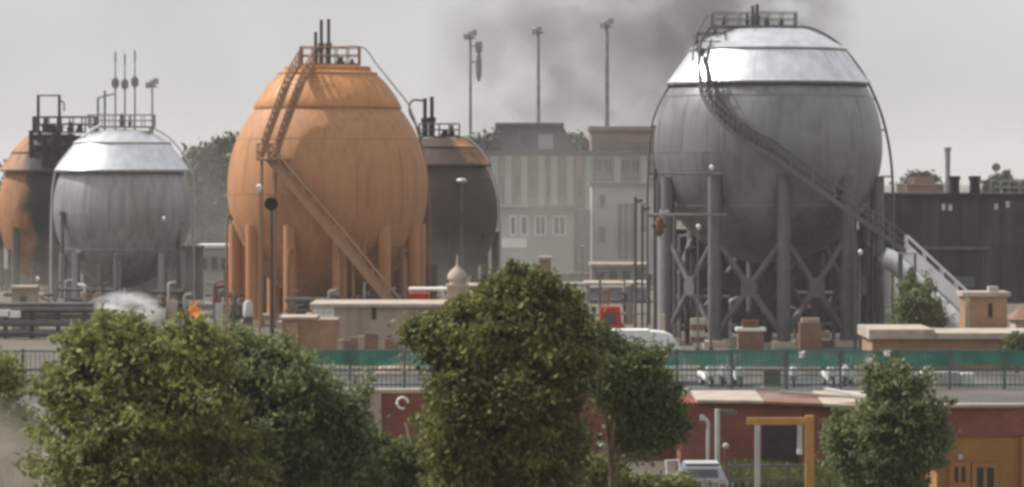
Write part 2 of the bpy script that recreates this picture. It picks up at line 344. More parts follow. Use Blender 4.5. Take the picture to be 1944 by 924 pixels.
class Tank:
    def __init__(s, name, label, px, py, d, rx, rz, cap, shell, capm, colm, capm2=None, ncol=10, phase=3.5, colr=.36, braces=True, coltop=None, rim_t=.10, rcf=.965, group='spherical gas tanks of the depot'):
        s.d = d; s.c = P(px, py, d); s.px = px; s.py = py; u = F / d; s.u = u
        s.rx, s.rz = rx / u, rz / u
        rt = s.rt = root(name, (s.c.x, d, 0), label, 'gas tank', group)
        N = 56
        prof = [(max(.02, s.rx * math.cos(a)), s.rz * math.sin(a)) for a in [(-90 + 180 * i / N) * math.pi / 180 for i in range(N + 1)]]
        sh = MB().lathe(s.c, prof, 96).part('shell', shell, rt, True)
        wb = MB()
        for dz in (.42, -.05, -.5):
            rr = s.rx * math.sqrt(1 - dz * dz) + .012
            wb.lathe(s.c, [(rr - .05, dz * s.rz - .05), (rr + .008, dz * s.rz - .03), (rr + .008, dz * s.rz + .03), (rr - .05, dz * s.rz + .05)], 96)
        for (l0, l1, nn, ph0) in ((-30, -3, 14, 0), (-3, 25, 14, 12), (-62, -30, 9, 5)):
            for i in range(nn):
                an = R_(ph0 + i * 360 / nn)
                wb.tube([s.c + V((math.cos(an) * math.cos(R_(la)) * (s.rx + .004), math.sin(an) * math.cos(R_(la)) * (s.rx + .004), math.sin(R_(la)) * (s.rz + .004))) for la in [l0 + (l1 - l0) * k / 6 for k in range(7)]], .02, 4)
        wb.part('weld_seam', shell, sh, True)
        # sun shade cap, two tiers
        (h0, y0), (h1, y1), (h2, y2) = cap[0], cap[-2], cap[-1]; midp = [(h / u, (py - yy) / u) for h, yy in cap[1:-2]]
        z = lambda yy: (py - yy) / u
        a, b, c2 = (h0 / u, z(y0)), (h1 / u, z(y1)), (h2 / u, z(y2))
        t = rim_t
        sk = MB().lathe(s.c, [(a[0] - t, a[1] - .02), (a[0], a[1] - .14), (a[0] + .02, a[1])] + midp + [(b[0], b[1]), (b[0] - t, b[1] - .02)], 72, True).part('cap_skirt', capm, rt, True)
        MB().lathe(s.c, [(a[0] + .03, a[1] - .17), (a[0] + .05, a[1] - .17), (a[0] + .05, a[1] - .03), (a[0] + .03, a[1] - .02)], 72, True).part('rim_band', colm, sk, True)
        cp = MB().lathe(s.c, [(b[0] - .22, b[1] + .04), (b[0] + .10, b[1] - .02), (b[0] + .12, b[1] + .06), (c2[0] + (b[0] - c2[0]) * .5, b[1] + (c2[1] - b[1]) * .60), (c2[0], c2[1]), (.02, c2[1] + .12)], 72).part('cap_crown', capm2 or capm, rt, True)
        MB().lathe(s.c, [(b[0] + .04, b[1] - .11), (b[0] + .09, b[1] - .11), (b[0] + .09, b[1] - .025), (b[0] + .04, b[1] - .025)], 72, True).part('rim_band', colm, cp, True)
        s.top = s.c.z + c2[1] + .1
        rb = MB(); pa = [(a[0] + .012, a[1])] + midp + [(b[0] + .008, b[1])]
        for i in range(28):
            an = i * 2 * math.pi / 28; dr = V((math.cos(an), math.sin(an), 0))
            for q0, q1 in zip(pa[:-1], pa[1:]): rb.bar(s.c + dr * q0[0] + V((0, 0, q0[1])), s.c + dr * q1[0] + V((0, 0, q1[1])), .03, .03)
        rb.part('seam_ribs', capm, sk, kind='stuff')
        # columns
        s.rc = s.rx * rcf; s.cols = []
        ztop = (coltop if coltop is not None else s.c.z - .25 * s.rz)
        proto = None
        for i in range(ncol):
            an = R_(phase + i * 360 / ncol); q = V((s.c.x + s.rc * math.sin(an), d - s.rc * math.cos(an), 0)); s.cols.append(q)
            if proto is None:
                proto = MB().tube([q, q + V((0, 0, ztop))], colr, 16).part('column', colm, rt, True); p0 = q
                pp = MB().box(q + V((0, 0, .2)), (colr * 3.4, colr * 3.4, .4)).part('footing', CREAM, proto)
            else:
                c = share(proto, 'column', rt, q - p0); share(pp, 'footing', c, (0, 0, 0))
        s.ztop = ztop
        if braces:
            z1, z0 = braces
            for i in range(ncol):
                A, B = s.cols[i], s.cols[(i + 1) % ncol]; m = (A + B) / 2; zm = (z1 + z0) / 2; mb = MB()
                out = (m - V((s.c.x, d, 0))); out.z = 0; out.normalize()
                for (p, q) in ((A, B), (B, A)):
                    mb.cyl(p + V((0, 0, z1)), m + V((0, 0, zm)) - (m - p).normalized() * .25 + V((0, 0, .35)), .2, 8)
                    mb.cyl(p + V((0, 0, z0)), m + V((0, 0, zm)) - (m - p).normalized() * .25 - V((0, 0, .35)), .2, 8)
                br = mb.part('cross_brace', colm, rt, True)
                sd_ = V((-out.y, out.x, 0)); g = MB()
                pts = [m + V((0, 0, zm)) + sd_ * (.52 * math.cos(k * math.pi / 4 + math.pi / 8)) + V((0, 0, .62 * math.sin(k * math.pi / 4 + math.pi / 8))) for k in range(8)]
                g.add([p + out * .17 for p in pts] + [p - out * .17 for p in pts], [tuple(range(8)), tuple(range(15, 7, -1))] + [(k, k + 8, (k + 1) % 8 + 8, (k + 1) % 8) for k in range(8)])
                g.part('gusset_plate', colm, br)
    def on(s, px, py, off=.15):
        """point on the camera side of the shell under a photograph pixel"""
        r = s.rx + off; dx = (px - s.px) / s.u; dz = (s.py - py) / s.u
        k = (dx / r) ** 2 + (dz / (s.rz + off)) ** 2
        return s.c + V((dx, -r * math.sqrt(max(0, 1 - k)), dz))
    def out(s, p):
        q = V((p.x - s.c.x, p.y - s.d, 0))
        return q.normalized() if q.length > .3 else V((0, -1, 0))
    def px2(s, px, py, dy=0.0): return s.c + V(((px - s.px) / s.u, dy, (s.py - py) / s.u))

def platform(T, rt, x0, x1, y, m, depth, rail_h, vents, ventm, r=.04, npost=4):
    """walkway on top of a tank with guard rail and relief vents (all in photograph columns)"""
    a, b = T.px2(x0, y), T.px2(x1, y); dp = depth
    MB().b2(a.x, b.x, T.d - dp, T.d + dp, a.z - .12, a.z).part('platform_deck', m, rt)
    mb = MB(); n = npost; pts = []
    for i in range(n): pts.append(V((a.x + (b.x - a.x) * i / n, T.d - dp + .05, a.z)))
    for i in range(3): pts.append(V((b.x, T.d - dp + .05 + (2 * dp - .1) * i / 3, a.z)))
    for i in range(n): pts.append(V((b.x - (b.x - a.x) * i / n, T.d + dp - .05, a.z)))
    for i in range(3): pts.append(V((a.x, T.d + dp - .05 - (2 * dp - .1) * i / 3, a.z)))
    rail_ring(mb, pts, rail_h, r); mb.part('guard_rail', m, rt)
    lg = MB()
    for q in ((a.x + .2, -dp + .2), (b.x - .2, -dp + .2), (a.x + .2, dp - .2), (b.x - .2, dp - .2)):
        lg.cyl((q[0], T.d + q[1], a.z - .1), (q[0], T.d + q[1], T.top - 1.3), .07, 8)
    lg.part('platform_legs', m, rt)
    for (vx, vy0, vy1, vr, dy) in vents:
        p0, p1 = T.px2(vx, vy1, dy), T.px2(vx, vy0, dy); v = MB()
        v.tube([p0, p0.lerp(p1, .35), p0.lerp(p1, .36), p0.lerp(p1, .47), p0.lerp(p1, .48), p1], [vr * 1.5, vr * 1.5, vr * 2.0, vr * 2.0, vr, vr], 12)
        v.part('relief_vent', ventm, rt, True)

# ---- right grey tank
T = TR = Tank('gas_tank', 'largest silver grey spherical tank on tall cross-braced legs with bright metal cap', 1458, 278, 200, 216, 222,
     [(191, 158), (146, 96), (76, 57)], SILVER, ALU, STEEL, ncol=10, phase=3.5, colr=.42, braces=(Z(452, 193), Z(640, 193)), coltop=Z(335, 200))
rt = T.rt
up = [T.px2(1345, 108, -2.6), T.on(1332, 150, .55), T.on(1338, 190, .35), T.on(1362, 232, .3), T.on(1400, 268, .3), T.on(1440, 294, .35)]
up = spline(up, 5)
stairs(rt, 's', up, T.out, .8, STEEL, STEEL, rail_r=.045)
lo = [T.on(1440, 294, .4), T.px2(1520, 352, -T.rx - .45), T.px2(1600, 408, -T.rx - .5), T.px2(1690, 472, -T.rx - .55)]
stairs(rt, 's', lo, lambda p: V((0, -1, 0)), .8, STEEL, STEEL, rail_r=.045)
lo2 = [T.px2(1690, 472, -T.rx - .55), T.px2(1755, 532, -T.rx - .6), T.px2(1885, 652, -T.rx - .7)]
stairs(rt, 's', lo2, lambda p: V((0, -1, 0)), 1.0, ALUB, GALV, rail_r=.05, sh=.75)
p = T.px2(1692, 474, -T.rx - 1.05); MB().box(p, (1.0, 1.3, .1)).part('stair_landing', GALV, rt)
lg = MB()
for dx in (-.4, .4):
    for dy in (-.55, .55): lg.cyl(p + V((dx, dy, 0)), V((p.x + dx, p.y + dy, 0)), .07, 8)
lg.part('landing_legs', STEEL, rt)
platform(T, rt, 1352, 1510, 50, STEEL, 1.2, .8, [(1428, 12, 50, .10, -.4), (1438, 8, 50, .11, .3), (1420, 24, 50, .08, .7), (1454, 34, 50, .09, -.6), (1482, 36, 50, .10, -.5), (1374, 33, 50, .07, 0)], DSTEEL, r=.03, npost=6)
# side walkway that joins the stair head
a = T.px2(1318, 98); b = T.px2(1372, 98)
MB().b2(a.x, b.x, T.d - 2.8, T.d - .3, a.z - .1, a.z).part('stair_head_deck', DSTEEL, rt)
mb = MB(); rail_ring(mb, [(a.x, T.d - 2.8, a.z), (b.x, T.d - 2.8, a.z), (b.x, T.d - .3, a.z), (a.x, T.d - .3, a.z)], 1.0, .045); mb.part('guard_rail', DSTEEL, rt)
mb = MB().tube(spline([T.px2(1322, 98, -2.0), T.px2(1330, 78, -1.6), T.px2(1345, 56, -1.2), T.px2(1356, 50, -1.0)], 4), .10, 8); mb.part('stair_head_ladder', DSTEEL, rt)
mb = MB().tube(spline([T.px2(1310, 118, -2.9), T.px2(1318, 70, -2.0), T.px2(1340, 30, -1.2)], 4), .06, 8); mb.part('spray_pipe', STEEL, rt, True)
# hoop pipes round both flanks
rp = spline([T.px2(1500, 52), T.px2(1542, 55), T.px2(1592, 84), T.px2(1637, 138), T.px2(1669, 205), T.px2(1686, 268), T.px2(1694, 335), T.px2(1695, 420), V((T.px2(1695, 500).x, T.d, 3)), V((T.px2(1695, 500).x, T.d, 0))], 6)
MB().tube(rp, .085, 10).part('spray_pipe', STEEL, rt, True)
lp = spline([T.px2(1345, 70), T.px2(1310, 108), T.px2(1272, 162), T.px2(1248, 205), T.px2(1236, 250), T.px2(1230, 330), T.px2(1229, 420), V((T.px2(1229, 500).x, T.d, 3)), V((T.px2(1229, 500).x, T.d, 0))], 6)
MB().tube(lp, .065, 10).part('spray_pipe', STEEL, rt, True)
mb = MB()
for (x0, y0, x1, y1) in ((1640, 162, 1652, 155), (1664, 247, 1682, 247), (1670, 335, 1694, 335), (1655, 190, 1663, 187), (1274, 170, 1262, 172), (1248, 240, 1236, 240), (1244, 330, 1230, 330), (1260, 410, 1230, 410)):
    mb.cyl(T.px2(x0, y0), T.px2(x1, y1), .05, 8)
mb.part('pipe_brackets', STEEL, rt)
# ring pipes and valve risers at the left flank
mb = MB(); mb.cyl(T.px2(1240, 330, -T.rc - .1 + 1.0), T.px2(1356, 330, -T.rc - .1 + .6), .07, 8); mb.part('water_pipe', STEEL, rt)
mb = MB(); mb.cyl(T.px2(1225, 405, -T.rc + .4), T.px2(1366, 405, -T.rc + .1), .08, 8); mb.part('water_pipe', mat('pale_pipe', (.22, .19, .16), .6), rt)
for (x, y0, r, m, dy) in ((1243, 330, .09, STEEL, 0), (1276, 410, .11, STEEL, -3), (1286, 445, .08, GALV, -2.2), (1302, 470, .16, DSTEEL, -1.5), (1318, 500, .10, STEEL, -2), (1250, 400, .10, GALV, -4), (1207, 380, .10, STEEL, 1), (1218, 395, .07, DSTEEL, -1), (1600, 400, .10, STEEL, -T.rx - .3), (1628, 470, .10, DSTEEL, -3), (1640, 450, .12, DSTEEL, -4.5), (1612, 480, .09, DSTEEL, -2.0), (1572, 560, .10, STEEL, -3.5), (1376, 560, .10, GALV, -5)):
    p = T.px2(x, y0, dy); mb = MB().tube(spline([V((p.x, p.y, 0)), V((p.x, p.y, p.z - .5)), p + V((.08, 0, -.12)), p + V((.45, .2, 0))], 4), r, 8); mb.part('riser_pipe', m, rt, True)
for i in range(3):
    p = T.px2(1645 - i * 17, 432 + i * 40, -6.2); mb = MB()
    mb.tube([p + V((.28 * math.cos(k * math.pi / 8), 0, .28 * math.sin(k * math.pi / 8))) for k in range(16)], .05, 6, closed=True)
    mb.cyl(p + V((-.28, 0, 0)), p + V((.28, 0, 0)), .03, 6); mb.cyl(p, p + V((0, .7, 0)), .05, 6); mb.cyl(p + V((0, .5, 0)), V((p.x, p.y + .5, 0)), .08, 8)
    mb.part('valve_wheel', DSTEEL, rt)
c = T.px2(1456, 520); MB().tube([c + V((0, 0, 1.6)), c + V((0, 0, -1)), V((c.x, c.y, 0))], [.5, .35, .35], 16).part('outlet_pipe', DSTEEL, rt, True)

# ---- orange tank
T = TO = Tank('gas_tank', 'large orange painted spherical tank with rust streaks and zigzag stair', 622, 355, 226, 190, 215,
     [(139, 202), (130, 185), (118, 168), (106, 154), (92, 141), (80, 134)], ORANGE, ORANGE_CAP, ORANGE, ncol=12, phase=-20, colr=.46, braces=False, coltop=Z(425, 226), rcf=.922)
rt = T.rt
up = spline([T.px2(600, 126, -2.6), T.on(586, 160, 1.3), T.on(569, 205, .8), T.on(553, 250, .5), T.on(536, 300, .45)], 4)
stairs(rt, 's', up, lambda p: V((-.80, -.60, 0)), 1.15, ORANGE_STAIR, ORANGE_STAIR, rail_h=1.05, rail_r=.06, sh=.34)
lo = [T.on(524, 302, .55), T.px2(590, 378, -T.rx - .35), T.px2(670, 470, -T.rx - .6), T.px2(765, 585, -T.rx - .8), T.px2(795, 615, -T.rx - .8)]
stairs(rt, 's', lo, lambda p: V((0, -1, 0)), 1.0, ORANGE_STAIR, ORANGE_STAIR, rail_h=1.05, rail_r=.06, sh=.45)
p = T.on(524, 304, .9) + V((0, -.3, 0)); MB().box(p, (1.5, 1.9, .12)).part('stair_landing', ORANGE_STEEL, rt)
mb = MB(); rail_ring(mb, [p + V((-.7, -.9, 0)), p + V((.7, -.9, 0)), p + V((.7, .9, 0)), p + V((-.7, .9, 0))], 1.05, .05); mb.part('guard_rail', ORANGE_STEEL, rt)
for (x, y) in ((656, 462), (668, 476), (682, 482)):
    q = T.px2(x, y, -T.rx - 1.0); MB().cyl(q, V((q.x, q.y, 0)), .10, 8).part('stair_post', ORANGE_STEEL, rt)
for (x, y) in ((512, 304), (536, 304)):
    q = T.px2(x, y, -T.rx - .2); MB().cyl(q, V((q.x, q.y, 0)), .10, 8).part('stair_post', ORANGE_STEEL, rt)
platform(T, rt, 572, 682, 122, ORANGE_STEEL, 1.5, 1.15, [(600, 62, 122, .12, -.5), (610, 38, 122, .12, 0), (623, 36, 122, .12, .5), (647, 110, 124, .2, -.6), (668, 112, 124, .12, .2)], DSTEEL, r=.045, npost=5)
MB().lathe(T.c, [(.1, (355 - 133) / T.u), (66 / T.u, (355 - 134) / T.u), (82 / T.u, (355 - 139) / T.u), (82 / T.u, (355 - 128) / T.u), (80 / T.u, (355 - 127) / T.u), (66 / T.u, (355 - 130) / T.u), (.1, (355 - 129) / T.u)], 48).part('cap_curb', ORANGE_CAP, rt, True)
MB().tube(spline([T.px2(640, 91), T.px2(688, 90), T.px2(715, 122), T.px2(755, 172), T.px2(775, 198), T.px2(792, 240)], 5), .06, 8).part('spray_pipe', GALV, rt, True)
MB().tube(spline([T.px2(790, 240), T.px2(806, 300), T.px2(815, 380), V((T.px2(815, 400).x, T.d, 3)), V((T.px2(815, 400).x, T.d, 0))], 5), .08, 8).part('spray_pipe', ORANGE_STEEL, rt, True)
for (x, y) in ((493, 352), (768, 480), (700, 470), (440, 420), (560, 480)):
    q = T.px2(x, y, -T.rx * (.45 if abs(x - 622) > 120 else .9) - .6); MB().tube(spline([V((q.x, q.y, 0)), q, q + V((.3, .6, .15))], 4), .09, 8).part('riser_pipe', ORANGE_STEEL, rt, True)

# ---- left silver tank
T = TL = Tank('gas_tank', 'small pale silver spherical tank with shiny white metal cap', 232, 396, 255, 130, 150,
     [(127, 322), (90, 272), (52, 249)], SILVER2, ALU, SILVER2, ncol=8, phase=2, colr=.30, braces=False, coltop=Z(478, 255), rcf=.86)
rt = T.rt
platform(T, rt, 170, 292, 240, FAR_STEEL, 1.1, .9, [(232, 216, 242, .12, -.4), (246, 220, 242, .10, .3)], DSTEEL, npost=6)
MB().tube(spline([T.px2(196, 238, -1.4), T.px2(168, 256, -1.6), T.px2(120, 305, -1.0), T.px2(104, 340, -.4), T.px2(98, 400), V((T.px2(97, 420).x, T.d, 3)), V((T.px2(97, 420).x, T.d, 0))], 5), .10, 8).part('spray_pipe', GALV, rt, True)
MB().tube(spline([T.px2(286, 240, 0), T.px2(330, 270), T.px2(366, 330), T.px2(368, 420), V((T.px2(368, 430).x, T.d, 0))], 5), .07, 8).part('spray_pipe', GALV, rt, True)
for (x, y, dy) in ((136, 480, -4), (238, 480, -5.4), (130, 400, -3.5), (345, 420, -2), (206, 500, -5)):
    q = T.px2(x, y, dy); MB().tube([V((q.x, q.y, 0)), q - V((0, 0, .3)), q - V((0, 0, .29)), q], [.16, .16, .28, .28], 8).part('riser_pipe', STEEL, rt, True)

# ---- brown tank far left
T = TB = Tank('gas_tank', 'rusty brown spherical tank blackened by soot behind the small silver tank', 98, 400, 290, 100, 142,
     [(97, 322), (74, 290), (44, 256)], BROWN, BROWN, DSTEEL, ncol=8, phase=10, colr=.32, braces=False, coltop=Z(430, 290))
rt = T.rt
platform(T, rt, 66, 182, 250, DSTEEL, 1.2, 1.3, [(88, 222, 252, .2, -.5), (112, 226, 252, .22, .2), (134, 232, 252, .18, -.3), (150, 236, 252, .2, .3), (100, 236, 252, .35, -.7)], BLACK, r=.07, npost=5)
mb = MB(); a = T.px2(75, 250, -.8); b = T.px2(115, 250, -.8); t = T.px2(75, 182, -.8).z
mb.tube([a, V((a.x, a.y, t)), V((b.x, b.y, t)), b], .16, 8); mb.part('lifting_frame', DSTEEL, rt)
mb = MB().cyl(T.px2(124, 196, -.8), T.px2(124, 212, -.8), .07, 6); mb.cyl(T.px2(115, 190, -.8), T.px2(124, 196, -.8), .07, 6); mb.part('lifting_hook', DSTEEL, rt)
mb = MB(); rc_ = random.Random(3)
for i in range(15):
    q = T.px2(70 + i * 6.5, 250 + rc_.uniform(-6, 14), -2.0 - rc_.random() * 2.6); mb.cyl(q, V((q.x, q.y, q.z - rc_.uniform(2.0, 4.0))), rc_.uniform(.12, .28), 8)
for y in (262, 280, 300): mb.bar(T.px2(68, y, -3.4), T.px2(165, y, -3.4), .3, .3)
mb.part('charred_pipes', BLACK, rt)
for x in (14, 28, 72):
    q = T.px2(x, 470, -T.rx * .6 - .4); MB().cyl(V((q.x, q.y, 0)), q, .14, 8).part('riser_pipe', STEEL, rt)

# ---- burnt tank behind the orange one
T = TK = Tank('gas_tank', 'fire-blackened spherical tank with an unburnt orange patch behind the large orange tank', 838, 402, 272, 107, 140,
     [(94, 312), (62, 280), (40, 263)], BURNT, BURNT, BLACK, ncol=8, phase=8, colr=.32, braces=False, coltop=Z(440, 272))
rt = T.rt
platform(T, rt, 796, 872, 258, DSTEEL, 1.0, 1.0, [(807, 187, 258, .17, -.4), (820, 184, 258, .17, -.2), (845, 246, 260, .25, -.5), (858, 238, 260, .14, 0)], BLACK, r=.05, npost=4)
MB().tube(spline([T.px2(806, 192, .3), T.px2(786, 190, .3), T.px2(778, 198, .3), T.px2(778, 215, .3), T.px2(790, 238, .3), T.px2(800, 256, .3)], 4), .09, 8).part('vent_elbow', DSTEEL, rt, True)
MB().tube(spline([T.px2(862, 256), T.px2(895, 268), T.px2(925, 305), T.px2(945, 360), T.px2(950, 420), V((T.px2(951, 430).x, T.d, 0))], 5), .08, 8).part('spray_pipe', GALV, rt, True)
q = T.px2(878, 345, -T.rx * .93); MB().cyl(V((q.x, q.y, 0)), q, .16, 10).part('riser_pipe', DSTEEL, rt); MB().ball(q + V((0, 0, .1)), (.45, .45, .22)).part('valve_cover', GALV, rt, True)

# ------------------------------------------------------------------ floodlight masts and antennas far behind
def mast(px, py_top, py_base, d, label, head='twin', r=.22, group='tall floodlight masts'):
    b = P(px, 330, d); b.z = 0; zt = Z(py_top, d)
    rt = root('floodlight_mast', b, label, 'light mast', group)
    MB().tube([b, V((b.x, b.y, zt * .5)), V((b.x, b.y, zt))], [r * 1.3, r, r * .7], 10).part('pole', FAR_STEEL, rt, True)
    MB().cyl(V((b.x - .6, b.y, zt - .3)), V((b.x + .6, b.y, zt - .3)), .1, 8).part('crossarm', FAR_STEEL, rt)
    for k, dx in enumerate((-.5, .05, .5) if head == 'twin' else (-.45, .1)):
        mb = MB().box(V((b.x + dx, b.y - .25, zt + .15 + .25 * k - .25)), (.55, .5, .7), m=Matrix.Rotation(R_(20), 3, 'X')); h = mb.part('lamp_head', FAR_STEEL, rt)
        MB().box(V((b.x + dx, b.y - .53, zt + .06 + .25 * k - .25)), (.45, .03, .55), m=Matrix.Rotation(R_(20), 3, 'X')).part('lens', GALV, h)
    return rt
mast(893, 68, 280, 380, 'slim floodlight mast with a caged ladder hung beside its top', r=.2)
rt = bpy.data.objects['floodlight_mast']; b = rt.location
mb = MB(); x = X(909, 380)
mb.tube([(x, 380, Z(155, 380)), (x, 380, Z(140, 380)), (x, 380, Z(118, 380)), (x, 380, Z(96, 380))], [.12, .35, .35, .12], 8); mb.tube([(x, 380, Z(100, 380)), (x, 380, Z(80, 380))], .4, 8)
mb.cyl((x, 380, Z(118, 380)), (b.x, 380, Z(118, 380)), .08, 6); mb.cyl((x, 380, Z(88, 380)), (b.x, 380, Z(88, 380)), .08, 6)
mb.cyl((x, 380, Z(155, 380)), (x, 380, Z(80, 380)), .08, 6)
mb.part('ladder_cage', FAR_STEEL, rt)
mast(1022, 58, 290, 380, 'slim floodlight mast rising beside the sloped rooftop hut', 'one', r=.24)
mast(1152, 46, 240, 370, 'tallest floodlight mast rising in front of the flat brown roof', r=.30)
def antenna(px, top, knot, d, label):
    b = V((X(px, d), d, 0)); rt = root('antenna_mast', b, label, 'antenna', 'thin antenna masts behind the small silver tank')
    MB().tube([b, V((b.x, d, Z(knot, d))), V((b.x, d, Z(top, d)))], [.18, .12, .05], 8).part('pole', FAR_STEEL, rt, True)
    mb = MB()
    for k in range(6):
        a = k * math.pi / 3; q = V((b.x + .4 * math.cos(a), d + .4 * math.sin(a), Z(knot + 4, d)))
        mb.box(q + V((0, 0, .4)), (.16, .16, .9 + .25 * (k % 3))); mb.cyl(q, V((b.x, d, q.z)), .05, 6)
    mb.part('panel_cluster', FAR_STEEL, rt)
    MB().tube([V((b.x, d, Z(top + 22, d))), V((b.x, d, Z(top + 4, d)))], .13, 8).part('whip_antenna', FAR_STEEL, rt)
antenna(219, 96, 160, 420, 'thin antenna mast with whip, the one beside the low goalpost gantry')
antenna(237, 100, 162, 430, 'thin antenna mast with whip standing between two others')
antenna(256, 94, 158, 420, 'thin antenna mast with whip, the one beside the twin lamp mast')
mast(289, 160, 240, 400, 'short twin lamp mast beside the antenna masts', 'twin', r=.16)
rt = root('gantry_frame', (X(196, 400), 400, 0), 'low goalpost gantry frame beside the antenna masts', 'gantry')
for x in (186, 199): MB().cyl((X(x, 400), 400, 0), (X(x, 400), 400, Z(172 if x > 190 else 186, 400)), .16, 8).part('post', FAR_STEEL, rt)
MB().cyl((X(186, 400), 400, Z(186, 400)), (X(219, 400), 400, Z(178, 400)), .12, 8).part('beam', FAR_STEEL, rt)

# ------------------------------------------------------------------ hazy hall in the middle
D = 345.0
def win(rt, parent, px0, px1, py0, py1, d, frame=HALLPALE, glass=GLASS, mull=1, depth=.25):
    x0, x1, z0, z1 = X(px0, d), X(px1, d), Z(py1, d), Z(py0, d); t = .14
    fr = MB()
    fr.b2(x0 - t, x1 + t, d - .12, d + .05, z1, z1 + t); fr.b2(x0 - t, x1 + t, d - .16, d + .05, z0 - t, z0)
    fr.b2(x0 - t, x0, d - .12, d + .05, z0, z1); fr.b2(x1, x1 + t, d - .12, d + .05, z0, z1)
    for i in range(mull):
        xm = x0 + (x1 - x0) * (i + 1) / (mull + 1); fr.b2(xm - .05, xm + .05, d - .09, d + .03, z0, z1)
    w = fr.part('window', frame, parent)
    MB().b2(x0, x1, d - .045, d - .015, z0, z1).part('pane', glass, w)
    return w
rt = root('industrial_hall', (X(1070, D), D, 0), 'long hazy industrial hall with flat roof behind the burning depot', 'building')
MB().b2(X(880, D), X(1262, D), D, D + 26, 0, Z(292, D)).part('wall', HALL, rt)
MB().b2(X(876, D), X(1266, D), D - .3, D + 26.3, Z(292, D), Z(286, D)).part('parapet', ROOFGREY, rt)
pil = None
for i, x in enumerate((905, 938, 965, 995, 1028, 1052, 1082, 1118, 1172, 1222)):
    q = MB().b2(X(x, D) - .35, X(x, D) + .35, D - .3, D, 0, Z(296, D)) if pil is None else None
    if pil is None: pil = q.part('pilaster', HALLPALE, rt); px_ = X(x, D)
    else: share(pil, 'pilaster', rt, (X(x, D) - px_, 0, 0))
MB().b2(X(1120, D), X(1245, D), D - .2, D, Z(350, D), Z(338, D)).part('louvre_strip', HALLDARK, rt)
for x in (921, 951, 980, 1011, 1040, 1067, 1100):
    win(rt, rt, x - 5 + (x % 3), x + 5, 336 - (x % 5), 372 + (x % 7), D, HALL, HALLDARK, x % 2)
for x in (1135, 1155, 1187, 1207, 1238): win(rt, rt, x - 6, x + 6, 304, 328, D, HALL, GLASS, 1)
for (x, y0, w_) in ((915, 270, 9), (1102, 268, 7), (1250, 276, 10)):
    MB().b2(X(x, D) - w_ / 36, X(x, D) + w_ / 36, D + 3, D + 5, Z(286, D), Z(y0, D)).part('roof_tank', ROOFGREY, rt)
# rooftop structures
h = root('rooftop_hut', (X(1018, 352), 352, Z(286, D)), 'dark grey rooftop hut with a sloping end on the hazy hall', 'hut')
z0, z1 = Z(287, 352), Z(240, 352); xa, xb, xc = X(950, 352), X(1068, 352), X(1096, 352)
MB().add([(xa, 350, z0), (xc, 350, z0), (xb, 350, z1), (xa, 350, z1), (xa, 358, z0), (xc, 358, z0), (xb, 358, z1), (xa, 358, z1)],
         [(0, 1, 2, 3), (7, 6, 5, 4), (1, 5, 6, 2), (2, 6, 7, 3), (3, 7, 4, 0), (4, 5, 1, 0)]).part('wall', ROOFGREY, h)
MB().b2(X(940, 352), X(1070, 352), 349.6, 358.4, z1, z1 + .35).part('roof', HALLDARK, h)
MB().b2(X(940, 352), X(950, 352), 349.6, 358.4, z1 - .5, z1 - .002).part('eave', HALLDARK, h)
MB().b2(X(992, 350), X(1008, 350), 349.85, 349.99, Z(275, 350), Z(258, 350)).part('window', GLASS, h)
MB().b2(X(1022, 350), X(1050, 350), 349.88, 349.99, Z(284, 350), Z(256, 350)).part('door', HALLPALE, h)
h = root('rooftop_shed', (X(1175, 355), 355, Z(286, D)), 'wide flat brown rooftop shed at the end of the hazy hall', 'shed')
MB().b2(X(1122, 355), X(1262, 355), 352, 362, Z(287, 352), Z(248, 352)).part('wall', ROOFBROWN, h)
MB().b2(X(1116, 355), X(1268, 355), 351.4, 362.6, Z(248, 352), Z(240, 352)).part('roof', HALL, h)
MB().b2(X(1122, 355) + .6, X(1262, 355) - .6, 351.85, 351.99, Z(282, 352), Z(270, 352)).part('louvre_strip', HALLDARK, h)
# low house in front
d = 318
rt = root('office_house', (X(1020, d), d, 0), 'low pale office house with dark awning in front of the hazy hall', 'house')
MB().b2(X(950, d), X(1088, d), d, d + 8, 0, Z(398, d)).part('wall', HALLPALE, rt)
MB().b2(X(945, d), X(1094, d), d - .5, d + 8.5, Z(398, d), Z(391, d)).part('roof', ROOFGREY, rt)
MB().b2(X(1003, d), X(1112, d), d - 1.6, d - .55, Z(397, d), Z(389, d)).part('awning', HALLDARK, rt)
for a, b2_ in ((970, 978), (990, 1000), (1018, 1034), (1052, 1072)): win(rt, rt, a, b2_, 412, 444, d, WHITE, GLASS, 1 if b2_ - a > 12 else 0)
MB().b2(X(1094, d), X(1122, d), d + 1.2, d + 8, 0, Z(398, d)).part('dark_porch', HALLDARK, rt)
MB().b2(X(950, d), X(1000, d), d - .3, d - .01, Z(470, d), Z(452, d)).part('white_panel', WHITE, rt)
# taller block
d = 325
rt = root('stair_block', (X(1183, d), d, 0), 'pale concrete block with tall dark stairwell window beside the low office house', 'building')
MB().b2(X(1124, d), X(1252, d), d, d + 9, 0, Z(352, d)).part('wall', HALLPALE, rt)
MB().b2(X(1120, d), X(1256, d), d - .4, d + 9.4, Z(352, d), Z(346, d)).part('roof', HALLDARK, rt)
for (a, b2_, c, e) in ((1138, 1149, 370, 395), (1138, 1149, 430, 460), (1172, 1206, 386, 492), (1216, 1226, 385, 440)): win(rt, rt, a, b2_, c, e, d, HALLPALE, GLASS, 0 if b2_ - a < 20 else 2)
